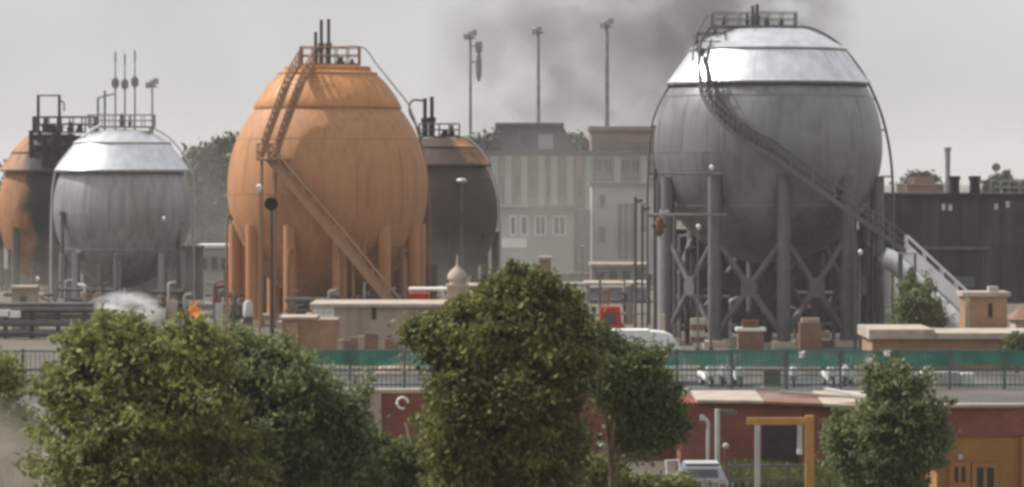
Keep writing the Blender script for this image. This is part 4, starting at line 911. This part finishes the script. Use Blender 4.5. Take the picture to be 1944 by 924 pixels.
# ------------------------------------------------------------------ gate frame, posts and low rail
d = 104
rt = root('timber_gate_frame', (X(1490, d), d, 0), 'ochre timber gate frame before the red brick shed', 'gate frame')
MB().b2(X(1529, d), X(1545, d), d - .12, d + .12, 0, Z(788, d)).part('post', OCHREWOOD, rt)
MB().b2(X(1418, d), X(1529, d), d - .08, d + .08, Z(805, d), Z(792, d)).part('beam', OCHREWOOD, rt)
MB().b2(X(1433, d), X(1443, d), d - .07, d + .07, 0, Z(805, d)).part('post', GALV, rt)
MB().b2(X(1514, d), X(1523, d), d - .05, d + .05, Z(860, d), Z(805, d)).part('hanging_bar', GALV, rt)
MB().box(P(1518, 856, d), (.16, .16, .16)).part('latch', WHITE, rt)
rt = root('pipe_post', (X(1362, 108), 108, 0), 'grey pipe post with short lamp arm before the red brick shed', 'post')
q = V((X(1362, 108), 108, 0)); MB().tube([q, V((q.x, q.y, Z(776, 108)))], .085, 10).part('pole', GALV, rt, True); MB().bar(V((q.x, q.y, Z(781, 108))), V((q.x + .55, q.y, Z(779, 108))), .12, .09).part('arm', STEEL, rt)
MB().box(V((q.x + .5, q.y, Z(784, 108))), (.3, .16, .1)).part('lamp_head', STEEL, rt)
rt = root('pipe_post', (X(1344, 108.5), 108.5, 0), 'thin bent grey pipe post beside the lamp arm post', 'post')
q = V((X(1344, 108.5), 108.5, 0)); MB().tube(spline([q, V((q.x, q.y, 1.5)), V((q.x, q.y, Z(802, 108.5))), V((q.x - .16, q.y, Z(792, 108.5)))], 4), .06, 10).part('pole', GALV, rt, True); MB().box(V((q.x - .2, q.y, Z(792, 108.5))), (.14, .14, .18)).part('cap', GALV, rt)
rt = root('short_post', (X(1378, 106), 106, 0), 'short rusty post with pale knob before the grass', 'post')
q = V((X(1378, 106), 106, 0)); MB().cyl(q, V((q.x, q.y, Z(850, 106))), .05, 8).part('pole', RUST, rt); MB().ball(V((q.x, q.y, Z(846, 106))), .11).part('knob', SLAB, rt, True)
rt = root('low_guard_rail', (X(1460, 105.5), 105.5, 0), 'low grey guard rail running before the grass strip', 'rail')
for x in (1385, 1440, 1495, 1540): MB().b2(X(x, 105.5) - .05, X(x, 105.5) + .05, 105.45, 105.55, 0, .95).part('post', STEEL, rt)
for z in (.9, .45): MB().b2(X(1380, 105.5), X(1545, 105.5), 105.38, 105.44, z - .05, z + .05).part('rail', STEEL, rt)

def scooter(px, d, rz, label, m, group='white scooters parked in the yard'):
    b = V((X(px, d), d, 0)); rt = root('motor_scooter', b, label, 'scooter', group)
    M = Matrix.Rotation(rz, 3, 'Z'); Q = lambda x, y, z: b + M @ V((x, y, z))
    for x in (-.6, .6):
        w_ = MB().tube([Q(x, -.06, .24), Q(x, .06, .24)], .24, 16).part('wheel', RUBBER, rt, True); MB().tube([Q(x, -.07, .24), Q(x, .07, .24)], .11, 10).part('rim', GALV, w_)
    MB().tube([Q(-.8, 0, .62), Q(-.5, 0, .6), Q(-.15, 0, .5), Q(.1, 0, .36), Q(.3, 0, .34)], [.12, .22, .2, .14, .1], 12).part('body', m, rt, True)
    MB().tube([Q(-.72, 0, .82), Q(-.4, 0, .86), Q(-.02, 0, .78)], [.10, .15, .12], 10).part('seat', RUBBER, rt, True)
    MB().tube([Q(.3, 0, .3), Q(.42, 0, .6), Q(.40, 0, .9), Q(.36, 0, 1.0)], [.12, .26, .22, .1], 12).part('leg_shield', m, rt, True)
    MB().tube([Q(.6, 0, .24), Q(.42, 0, .9)], .04, 8).part('fork', STEEL, rt)
    MB().tube([Q(.28, -.36, 1.02), Q(.36, 0, 1.0), Q(.28, .36, 1.02)], .03, 8).part('handlebar', STEEL, rt)
    MB().ball(Q(.44, 0, .98), .12).part('headlight', GALV, rt, True)
    t0 = [Q(.46, -.26, 1.05), Q(.46, .26, 1.05), Q(.36, .24, 1.5), Q(.36, -.24, 1.5)]
    MB().tube(t0, .03, 6, closed=True).part('windscreen_frame', WHITE, rt)
    return rt
scooter(1264, 101, R_(-60), 'white motor scooter with upright windscreen frame beside the blue-grey car', WHITE)
scooter(1196, 98, R_(-120), 'white motor scooter under the bushy middle tree', WHITE)
for px, rz in ((1340, 70), (1374, 100), (1400, 80), (1507, 95), (1572, 75), (1610, 110), (1758, 85)):
    scooter(px, 158.4 + rz * .004, R_(-rz), 'white scooter parked beside the grey steel cabinet behind the fence' if px > 1700 else 'white scooter parked in the row behind the netted fence', WHITE, 'scooters parked behind the fence')
# small car
d = 99.5; b = V((X(1335, d), d, 0))
rt = root('small_car', b, 'small blue-grey car with pale roof parked before the brick shed', 'car')
w2 = .78
sec = [(0, .3, w2 * .92, .0), (0.02, .75, w2, .0), (.15, .98, w2 * .96, 0), (.45, 1.33, w2 * .76, 0), (.8, 1.42, w2 * .72, 0), (1.6, 1.42, w2 * .72, 0), (2.2, 1.05, w2 * .9, 0), (3.1, .9, w2 * .88, 0), (3.3, .6, w2 * .85, 0), (3.3, .3, w2 * .8, 0)]
mb = MB(); vs = []
for (y, z, hw, _) in sec:
    vs += [b + V((-hw, y, z)), b + V((hw, y, z))]
fs = [(2 * i, 2 * i + 1, 2 * i + 3, 2 * i + 2) for i in range(len(sec) - 1)] + [tuple(2 * i + 1 for i in range(len(sec))), tuple(2 * i for i in range(len(sec) - 1, -1, -1)), (1, 0, 2 * len(sec) - 2, 2 * len(sec) - 1)]
mb.add(vs, fs).part('body', BLUEGREY, rt)
MB().add([b + V((-.5, .20, 1.04)), b + V((.5, .20, 1.04)), b + V((.46, .41, 1.29)), b + V((-.46, .41, 1.29))], [(0, 1, 2, 3)]).part('rear_window', GLASS, rt)
MB().b2(b.x - .52, b.x + .52, b.y + .62, b.y + 1.65, 1.421, 1.46).part('roof_panel', GALV, rt)
for sx in (-.6, .6):
    MB().box(b + V((sx, .0, .78)), (.16, .06, .2)).part('tail_light', RED, rt)
    for y in (.6, 2.7):
        w_ = MB().tube([b + V((sx * 1.15 - .09, y, .29)), b + V((sx * 1.15 + .09, y, .29))], .29, 16).part('wheel', RUBBER, rt, True)
MB().box(b + V((0, -.04, .45)), (1.4, .1, .18)).part('bumper', DSTEEL, rt)
rt = root('bollard_lamp', (X(1375, 100), 100, 0), 'short white-topped bollard beside the small car', 'bollard')
q = V((X(1375, 100), 100, 0)); MB().cyl(q, q + V((0, 0, Z(920, 100))), .06, 10).part('post', STEEL, rt); MB().ball(q + V((0, 0, Z(916, 100))), .13).part('globe', WHITE, rt, True)

# ------------------------------------------------------------------ pipe rack at the far left
d = 205
rt = root('pipe_rack', (X(60, d), d, 0), 'low dark pipe rack with many pipes before the brown tank', 'pipe rack')
for x in (-30, 10, 60, 110, 160):
    MB().b2(X(x, d) - .12, X(x, d) + .12, d, d + .24, 0, Z(582, d)).part('post', DSTEEL, rt)
for y in (582, 606, 625): MB().b2(X(-40, d), X(175, d), d + .05, d + .2, Z(y, d) - .1, Z(y, d)).part('beam', DSTEEL, rt)
for i, (y, r, m) in enumerate(((577, .14, STEEL), (588, .2, DSTEEL), (600, .16, DSTEEL), (612, .22, STEEL), (634, .18, DSTEEL))):
    MB().cyl((X(-50, d), d - .25 - .1 * (i % 2), Z(y, d)), (X(178, d), d - .25 - .1 * (i % 2), Z(y, d)), r, 10).part('pipe', m, rt, True)
for i, (x, y, s_) in enumerate(((8, 594, .8), (28, 596, .7))):
    MB().box(V((X(x, 203.6), 203.6, Z(y, 203.6))), (s_, .5, .4)).thing('white_box', WHITE, ['wide white box on the pipe rack', 'narrow white box on the pipe rack'][i], 'box')
rt = root('valve_house', (X(38, 215), 215, 0), 'small grey valve house behind the pipe rack', 'hut')
MB().b2(X(22, 215), X(66, 215), 215, 217, 0, Z(548, 215)).part('wall', TANWALL, rt); MB().b2(X(19, 215), X(69, 215), 214.8, 217.2, Z(548, 215), Z(543, 215)).part('roof', SLAB, rt)
MB().b2(X(38, 215), X(50, 215), 214.94, 214.99, 0, Z(560, 215)).part('door', HALLDARK, rt)
d = 275
rt = root('pale_hut', (X(404, d), d, 0), 'pale two-storey hut beside the orange tank', 'hut')
MB().b2(X(378, d), X(434, d), d, d + 4, 0, Z(470, d)).part('wall', HALLPALE, rt); MB().b2(X(375, d), X(437, d), d - .3, d + 4.3, Z(470, d), Z(464, d)).part('roof', WHITE, rt)
for (a, b2_, c_, e_) in ((384, 392, 490, 510), (402, 412, 488, 512), (420, 430, 490, 512)): win(rt, rt, a, b2_, c_, e_, d, HALL, GLASS, 0)
q = V((X(372, 268), 268, 0)); rt = root('burnt_stack', q, 'thin blackened stack above the flame', 'stack')
MB().tube([q, q + V((0, 0, Z(470, 268)))], [.35, .28], 12).part('pipe', BLACK, rt, True); MB().lathe(q + V((0, 0, Z(470, 268))), [(.34, -.2), (.42, -.2), (.42, .05), (.34, .05)], 12, True).part('collar', BLACK, rt)

def manifold(x0, x1, d, h, label, seed, n=9):
    rg = random.Random(seed); a, b = X(x0, d), X(x1, d); rt = root('pipe_manifold', ((a + b) / 2, d, 0), label, 'pipework', 'pipework between the tanks')
    ms = [STEEL, DSTEEL, GALV, RUST, ORANGE_STEEL]
    for k in range(3):
        z = h * (.25 + .3 * k) + rg.uniform(-.1, .1); MB().cyl((a, d + .3 * k, z), (b, d + .3 * k, z), rg.uniform(.08, .17), 8).part('header_pipe', rg.choice(ms[:3]), rt, True)
    for k in range(n):
        x = rg.uniform(a, b); y = d + rg.uniform(-.6, .9); z = h * rg.uniform(.5, 1.25); rr = rg.uniform(.05, .13); m = rg.choice(ms)
        p = MB().tube(spline([(x, y, 0), (x, y, z - .4), (x + .06, y, z - .08), (x + rg.choice((-.5, .5)), y + .2, z)], 3), rr, 8).part('riser_pipe', m, rt, True)
        if k % 2:
            c = V((x, y - .25, z * .6)); w_ = MB().tube([c + V((.2 * math.cos(t * math.pi / 5), 0, .2 * math.sin(t * math.pi / 5))) for t in range(10)], .035, 5, closed=True)
            w_.cyl(c, c + V((0, .25, 0)), .04, 6); w_.part('valve_wheel', rg.choice((RED, DSTEEL, DSTEEL)), p)
        if k % 3 == 0:
            MB().box((x + .3, y - .2, z * .25), (rg.uniform(.4, .8), .5, z * .5)).part('valve_box', rg.choice((TANWALL, GALV, STEEL, CREAM)), rt)
for a in ((100, 210, 236, 2.3, 'tangle of grey pipes under the small silver tank', 1), (285, 350, 232, 2.2, 'pipes and valve boxes between the white smoke and the flame', 2), (388, 470, 224, 2.4, 'dark pipes beside the outer columns of the orange tank', 3),
          (540, 640, 215, 2.4, 'pipes with valves before the columns of the orange tank', 4), (690, 770, 218, 2.6, 'pipes with valves under the lower stair of the orange tank', 5), (950, 1110, 240, 2.6, 'long pipe run behind the tallest bushy tree', 6),
          (1120, 1235, 225, 3.0, 'pipes and valves before the low blue-grey shed', 7), (1255, 1400, 206, 3.0, 'pipes behind the nearer legs of the largest tank and the banded block', 8), (1480, 1660, 207, 3.2, 'pipes behind the brick kiosk under the largest tank', 9),
          (5, 100, 222, 2.4, 'pipes beside the small grey valve house', 10), (1700, 1830, 200, 1.9, 'low pipes beside the feathery bush', 12)):
    manifold(*a)

# ------------------------------------------------------------------ skyline on the right
d = 430
rt = root('brown_block', (X(1755, d), d, 0), 'brown building with stepped roof beyond the burnt building', 'building')
MB().b2(X(1722, d), X(1797, d), d, d + 12, 0, Z(352, d)).part('wall', ROOFBROWN, rt); MB().b2(X(1738, d), X(1775, d), d + 1, d + 9, Z(352, d), Z(336, d)).part('stair_tower', ROOFBROWN, rt)
MB().b2(X(1720, d), X(1799, d), d - .3, d + 12.3, Z(352, d), Z(349, d)).part('parapet', HALL, rt)
q = V((X(1799, 400), 400, 0)); rt = root('far_chimney', q, 'slender grey chimney beyond the burnt building', 'chimney')
MB().tube([q, q + V((0, 0, Z(345, 400))), q + V((0, 0, Z(345, 400) + .01)), q + V((0, 0, Z(282, 400)))], [.5, .45, .30, .36], 12).part('stack', FAR_STEEL, rt, True); MB().lathe(q + V((0, 0, Z(286, 400))), [(.4, 0), (.46, 0), (.46, .4), (.4, .4)], 12, True).part('collar', FAR_STEEL, rt)
lamp_post(1890, 318, 400, FAR_STEEL, FAR_STEEL, 'thin lamp mast beside the far round tree', .5, .12)

# ------------------------------------------------------------------ trees
def leaf_mesh(name, cent, size, rng, m, off, droop=.35, ratio=2.0):
    n = len(cent)
    ax = rng.normal(size=(n, 3)); ax[:, 2] -= droop; ax /= np.linalg.norm(ax, axis=1)[:, None]
    t = rng.normal(size=(n, 3)); t[:, 2] += 1.2; sd = np.cross(ax, t); sd /= (np.linalg.norm(sd, axis=1)[:, None] + 1e-9)
    l = size * (.6 + .8 * rng.random(n))[:, None]; wv = l / ratio
    fold = np.cross(ax, sd) * l * .12
    v = np.stack([cent - ax * l * .5, cent + sd * wv * .5 + fold, cent + ax * l * .5, cent - sd * wv * .5 + fold], axis=1).reshape(-1, 3) - np.array(off)
    me = bpy.data.meshes.new(name)
    me.vertices.add(4 * n); me.vertices.foreach_set('co', v.astype(np.float32).ravel())
    me.loops.add(4 * n); me.loops.foreach_set('vertex_index', np.arange(4 * n, dtype=np.int32))
    me.polygons.add(n); me.polygons.foreach_set('loop_start', np.arange(0, 4 * n, 4, dtype=np.int32))
    try: me.polygons.foreach_set('loop_total', np.full(n, 4, dtype=np.int32))
    except Exception: pass
    me.update(calc_edges=True); me.validate(); me.materials.append(m); return me

def tree(name, label, px, d, lobes, m, leaf=.17, clumps=90, per=34, seed=1, trunk_r=.16, group=None, cat='tree', spread=.30, trunk_z=0.0, ratio=2.0, dmul=1.0):
    """lobes: (px, py, rx_px, ry_px, depth offset in m) as crown masses"""
    rng = np.random.default_rng(seed); u = F / d
    base = V((X(px, d), d, trunk_z)); rt = root(name, base, label, cat, group)
    cents = []; tips = []
    tot = sum(a[2] * a[3] for a in lobes)
    for (lx, ly, rx, ry, dy) in lobes:
        c = np.array(P(lx, ly, d)) + np.array([0, dy, 0]); r = np.array([rx / u, (rx + ry) / 2 / u * dmul, ry / u])
        k = max(6, int(clumps * len(lobes) * rx * ry / tot))
        dr = rng.normal(size=(k, 3)); dr /= np.linalg.norm(dr, axis=1)[:, None]
        rad = (.15 + .85 * rng.random(k) ** .6)[:, None]
        cc = c + dr * r * rad * (1 + .17 * rng.normal(size=(k, 1)))
        tips.append((c, r, cc))
        for q in cc:
            sf = .45 + 1.0 * rng.random(); s = spread * sf; nn = int(per * sf ** 1.6 * 1.1)
            e = rng.normal(size=(nn, 3)) * np.array([s, s, s * .55]) * .6
            cents.append(q + e)
    for c, r, cc in tips:
        for _ in range(9):
            dv = rng.normal(size=3); dv[2] = abs(dv[2]) * .8 + .1; dv[1] *= .6; dv /= np.linalg.norm(dv); L_ = 1.02 + .34 * rng.random(); bend = rng.normal(size=3) * .12
            for t in np.linspace(.75, L_, 6):
                q = c + dv * r * t + bend * r * (t - .75) * 3; sg = spread * .75 * (1.25 - .75 * (t - .75) / .6)
                cents.append(q + rng.normal(size=(int(per * .42), 3)) * np.array([sg, sg, sg * .8]) * .55)
    cents = np.concatenate(cents); cents = cents[cents[:, 2] > trunk_z + .1]
    for c, r, cc in tips:
        for _ in range(4):
            dv = rng.normal(size=3); dv[1] = -abs(dv[1]); dv /= np.linalg.norm(dv); hc = c + dv * r * .95; hr = r.mean() * (.16 + .16 * rng.random())
            dd = np.linalg.norm((cents - hc) * np.array([1, .6, 1.2]), axis=1); cents = cents[(dd > hr) | (rng.random(len(cents)) < .12)]
    o = bpy.data.objects.new('crown', leaf_mesh('crown', cents, leaf, rng, m, base, ratio=ratio)); COL.objects.link(o); o.parent = rt
    zlow = min(c[2] - r[2] * .3 for c, r, _ in tips); fork = base + V((0, 0, max(.3, (zlow - trunk_z) * .7)))
    tr = MB().tube([base - V((0, 0, .1)), base.lerp(fork, .5) + V((.05, .03, 0)), fork], [trunk_r * 1.35, trunk_r, trunk_r * .85], 10).part('trunk', BARK, rt, True)
    lb = MB()
    for c, r, cc in tips:
        cv = V(c) - V((0, 0, r[2] * .3)); mid = fork.lerp(cv, .5) + V((rng.normal() * .15, rng.normal() * .15, .1))
        lb.tube([fork, mid, cv, V(c)], [trunk_r * .7, trunk_r * .5, trunk_r * .33, trunk_r * .15], 7)
        for q in cc[:: max(1, len(cc) // 22)]:
            qv = V(q); lb.tube([cv, cv.lerp(qv, .55) + V((rng.normal() * .1, rng.normal() * .1, .08)), qv], [trunk_r * .25, trunk_r * .14, trunk_r * .05], 5)
    lb.part('limbs', BARK, tr, True)
    return rt
tree('leafy_tree', 'broad olive green tree below the small silver tank', 270, 76,
     [(250, 680, 110, 70, 0), (150, 770, 70, 90, .3), (300, 790, 140, 120, -.4), (190, 900, 120, 110, 0), (380, 900, 120, 110, .2), (360, 680, 60, 60, .5), (215, 640, 60, 35, .2)], L_OLIVE, .165, 130, 56, 11, .22, spread=.36)
tree('leafy_tree', 'broad green tree before the dark loudspeaker post', 530, 80,
     [(440, 690, 80, 60, 0), (520, 760, 110, 90, -.3), (600, 800, 85, 80, .2), (450, 860, 110, 100, 0), (610, 900, 110, 90, 0), (530, 700, 60, 45, .4)], L_GREEN, .165, 130, 56, 12, .2, spread=.36)
tree('low_shrub', 'low dark green shrub before the red brick yard wall', 770, 84,
     [(720, 890, 70, 60, 0), (790, 910, 60, 60, .3), (680, 860, 40, 40, 0), (860, 880, 60, 60, .2)], L_DARK, .14, 110, 36, 13, .1, cat='shrub', spread=.26)
tree('leafy_tree', 'tallest dark bushy tree standing before the burnt tank', 960, 78,
     [(985, 560, 55, 48, 0), (950, 620, 85, 70, 0), (1050, 625, 75, 70, .3), (860, 650, 70, 55, .2), (960, 720, 120, 95, -.3), (1072, 690, 48, 60, .2), (890, 800, 80, 110, 0), (1010, 850, 100, 105, .1), (920, 900, 110, 90, -.2), (820, 640, 40, 32, .1), (1010, 600, 45, 45, -.4)], L_CENTRE, .16, 130, 62, 14, .26, spread=.34)
tree('leafy_tree', 'dark spreading tree beside the white minibus', 1160, 88,
     [(1120, 660, 50, 40, 0), (1180, 710, 75, 60, 0), (1232, 765, 52, 60, .2), (1180, 735, 45, 40, -.3), (1250, 812, 38, 38, 0), (1205, 830, 45, 35, .4)], L_DARK, .155, 90, 46, 15, .085, spread=.3)
tree('low_shrub', 'low pale olive shrub before the white scooters', 1230, 91, [(1200, 925, 60, 28, 0), (1280, 930, 60, 25, .2), (1130, 900, 50, 40, .1)], L_OLIVE, .14, 70, 26, 27, .06, cat='shrub', spread=.24)
tree('leafy_tree', 'small rounded green tree beside the ochre house', 1700, 92,
     [(1690, 725, 45, 35, 0), (1720, 780, 65, 60, 0), (1760, 830, 40, 55, .1), (1660, 830, 60, 60, -.2), (1700, 900, 75, 60, 0), (1600, 840, 28, 50, .2), (1640, 900, 45, 40, .1)], L_GREEN, .15, 90, 44, 16, .13, spread=.28)
tree('leafy_tree', 'thin pale olive tree beside the pipe rack', 15, 90,
     [(0, 730, 45, 50, 0), (-20, 800, 60, 70, .2), (35, 830, 40, 60, 0), (0, 910, 60, 60, 0)], L_OLIVE, .14, 90, 26, 17, .12, spread=.3)
tree('yard_bush', 'feathery green bush before the silver pipe', 1740, 183,
     [(1742, 560, 30, 32, 0), (1722, 592, 26, 26, 0), (1760, 600, 30, 26, .2), (1735, 620, 40, 20, 0)], L_GREEN, .24, 60, 24, 18, .08, cat='bush', spread=.4)
tree('yard_bush', 'small dark bush at the end of the slab roof', 1930, 168, [(1935, 655, 26, 18, 0), (1925, 672, 24, 18, 0)], L_DARK, .22, 40, 22, 19, .06, cat='bush', spread=.35)
# hazy trees behind
G = 'hazy trees behind the tanks'
tree('far_tree', 'large hazy grey-green tree between the small silver tank and the orange tank', 400, 330, [(395, 330, 45, 50, 0), (420, 380, 50, 60, 0), (375, 400, 50, 70, 2), (430, 300, 25, 25, 0), (440, 450, 40, 50, 0)], L_FAR, .7, 110, 34, 21, .4, G, spread=1.4)
tree('far_tree', 'hazy low tree beside the burnt tank and the hall roof', 925, 365, [(915, 290, 35, 18, 0), (940, 282, 20, 14, 0), (895, 310, 30, 40, 0)], L_FAR, .6, 80, 30, 22, .3, G, spread=1.2)
tree('far_tree', 'hazy ragged tree behind the sloped rooftop hut', 1000, 385, [(950, 272, 16, 12, 0), (1088, 276, 22, 10, 0)], L_FAR, .6, 80, 30, 28, .3, G, spread=1.1)
tree('far_tree', 'hazy round tree standing beyond the burnt building', 1900, 395, [(1900, 358, 20, 20, 0), (1896, 380, 24, 24, 0)], L_FAR, .55, 90, 36, 23, .3, G, spread=.9)
tree('far_tree', 'hazy spiky tree behind the brown block', 1752, 450, [(1752, 342, 20, 12, 0), (1740, 352, 16, 10, 0)], L_FAR, .55, 60, 30, 24, .3, G, spread=.9)
tree('far_tree', 'hazy pale tree past the far round tree', 1950, 420, [(1945, 368, 25, 18, 0), (1980, 360, 30, 24, 0)], L_FAR, .6, 80, 30, 25, .3, G, spread=1.0)
# treeline on the horizon: one mass
rng = np.random.default_rng(31); cs = []
for i in range(900):
    x = rng.uniform(-190, 190); hgt = 7 + 3.0 * math.sin(x * .05) + 2 * math.sin(x * .17 + 1); y = rng.uniform(620, 680)
    cs.append(np.array([x, y, 0]) + rng.normal(size=(22, 3)) * np.array([2.2, 2.2, hgt * .28]) + np.array([0, 0, hgt * .45]))
cs = np.concatenate(cs); cs = cs[cs[:, 2] > 0]
o = bpy.data.objects.new('far_treeline', leaf_mesh('far_treeline', cs, 1.3, rng, L_FAR, (0, 640, 0))); COL.objects.link(o); o.location = (0, 640, 0)
tag(o, 'far hazy belt of trees along the horizon', 'trees', None, 'stuff')
# grass by the brick shed
rng = np.random.default_rng(41); n = 9000
gx = np.stack([rng.uniform(X(1290, 112), X(1665, 112), n), rng.uniform(106.5, 113.8, n), np.zeros(n)], axis=1); hh = .10 + .40 * rng.random(n) * (np.sin(gx[:, 0] * 1.7) * .4 + .8)
gx[:, 2] = hh * .5
g = leaf_mesh('grass', gx, .42, rng, L_GRASS, (0, 0, 0), droop=-2.5, ratio=5.0)
o = bpy.data.objects.new('grass', g); COL.objects.link(o); tag(o, 'unmown yellow-green grass along the brick shed', 'grass', None, 'stuff')

# ------------------------------------------------------------------ smoke and haze
def smoke(name, loc, scale, density, col, nscale, lo, hi, label, seed=0.0, aniso=.2, rot=0.0):
    mb = MB().ball((0, 0, 0), 1.0, 24, 14)
    o = bpy.data.objects.new(name, mb.mesh(name, None, V((0, 0, 0)), False)); COL.objects.link(o)
    m = bpy.data.materials.new(name); m.use_nodes = True; n = m.node_tree; lk = n.links.new; n.nodes.clear()
    tc = n.nodes.new('ShaderNodeTexCoord')
    ln = n.nodes.new('ShaderNodeVectorMath'); ln.operation = 'LENGTH'; lk(tc.outputs['Object'], ln.inputs[0])
    fall = n.nodes.new('ShaderNodeMapRange'); fall.inputs['From Min'].default_value = 1.0; fall.inputs['From Max'].default_value = .35; lk(ln.outputs['Value'], fall.inputs['Value'])
    nz = n.nodes.new('ShaderNodeTexNoise'); nz.noise_dimensions = '4D'; nz.inputs['W'].default_value = seed; nz.inputs['Scale'].default_value = nscale; nz.inputs['Detail'].default_value = 4; nz.inputs['Distortion'].default_value = .6
    lk(tc.outputs['Object'], nz.inputs['Vector'])
    mr = n.nodes.new('ShaderNodeMapRange'); mr.inputs['From Min'].default_value = lo; mr.inputs['From Max'].default_value = hi; mr.inputs['To Max'].default_value = density; lk(nz.outputs[0], mr.inputs['Value'])
    ml = n.nodes.new('ShaderNodeMath'); ml.operation = 'MULTIPLY'; lk(fall.outputs[0], ml.inputs[0]); lk(mr.outputs[0], ml.inputs[1])
    pv = n.nodes.new('ShaderNodeVolumePrincipled'); pv.inputs['Color'].default_value = (*col, 1); pv.inputs['Anisotropy'].default_value = aniso
    lk(ml.outputs[0], pv.inputs['Density']); ou = n.nodes.new('ShaderNodeOutputMaterial'); lk(pv.outputs[0], ou.inputs['Volume'])
    o.data.materials.clear(); o.data.materials.append(m)
    o.location = loc; o.scale = scale; o.rotation_euler = (0, rot, 0)
    tag(o, label, 'smoke', None, 'stuff'); return o
smoke('smoke_plume', P(1120, 110, 460), (25, 22, 22), .105, (.36, .36, .37), 2.9, .45, .60, 'grey smoke billows drifting behind the floodlight masts', 1.3)
smoke('smoke_plume', P(1370, 40, 440), (19, 16, 16), .20, (.28, .28, .29), 2.4, .45, .60, 'darkest billow of smoke behind the top of the largest tank', 3.7)
smoke('smoke_bank', P(1085, 430, 300), (18, 15, 12), .040, (.55, .52, .50), 2.0, .30, .70, 'pale smoke bank hanging before the hazy hall', 5.0)
smoke('smoke_wisp', P(330, 440, 305), (17, 14, 11), .030, (.72, .71, .69), 2.0, .33, .7, 'thin pale smoke hanging behind the small silver tank', 8.0)
smoke('ground_smoke', P(520, 560, 262), (46, 16, 6), .016, (.74, .70, .65), 5.0, .30, .70, 'low dusty smoke drifting among the tank bases', 14.0)
smoke('dust_cloud', P(-5, 880, 84), (1.9, 2.5, 1.9), .55, (.60, .54, .47), 2.0, .30, .70, 'brown dust cloud before the thin olive tree', 17.0)
smoke('white_smoke', P(238, 580, 226) - V((0, 0, .35)), (3.0, 1.9, 1.5), 2.2, (.97, .97, 1.0), 2.0, .45, .62, 'wisp of white smoke rising below the small silver tank', 11.0, .1)
mb = MB().b2(-1560, 1560, -60, 3060, -1.0, 36.0)
o = mb.thing('haze', None, 'thin pale haze filling the air over the depot', 'haze', None, 'stuff')
m = bpy.data.materials.new('haze'); m.use_nodes = True; n = m.node_tree; n.nodes.clear()
pv = n.nodes.new('ShaderNodeVolumePrincipled'); pv.inputs['Color'].default_value = (.93, .93, .92, 1); pv.inputs['Density'].default_value = .00019; pv.inputs['Anisotropy'].default_value = .1
ou = n.nodes.new('ShaderNodeOutputMaterial'); n.links.new(pv.outputs[0], ou.inputs['Volume'])
o.data.materials.clear(); o.data.materials.append(m)
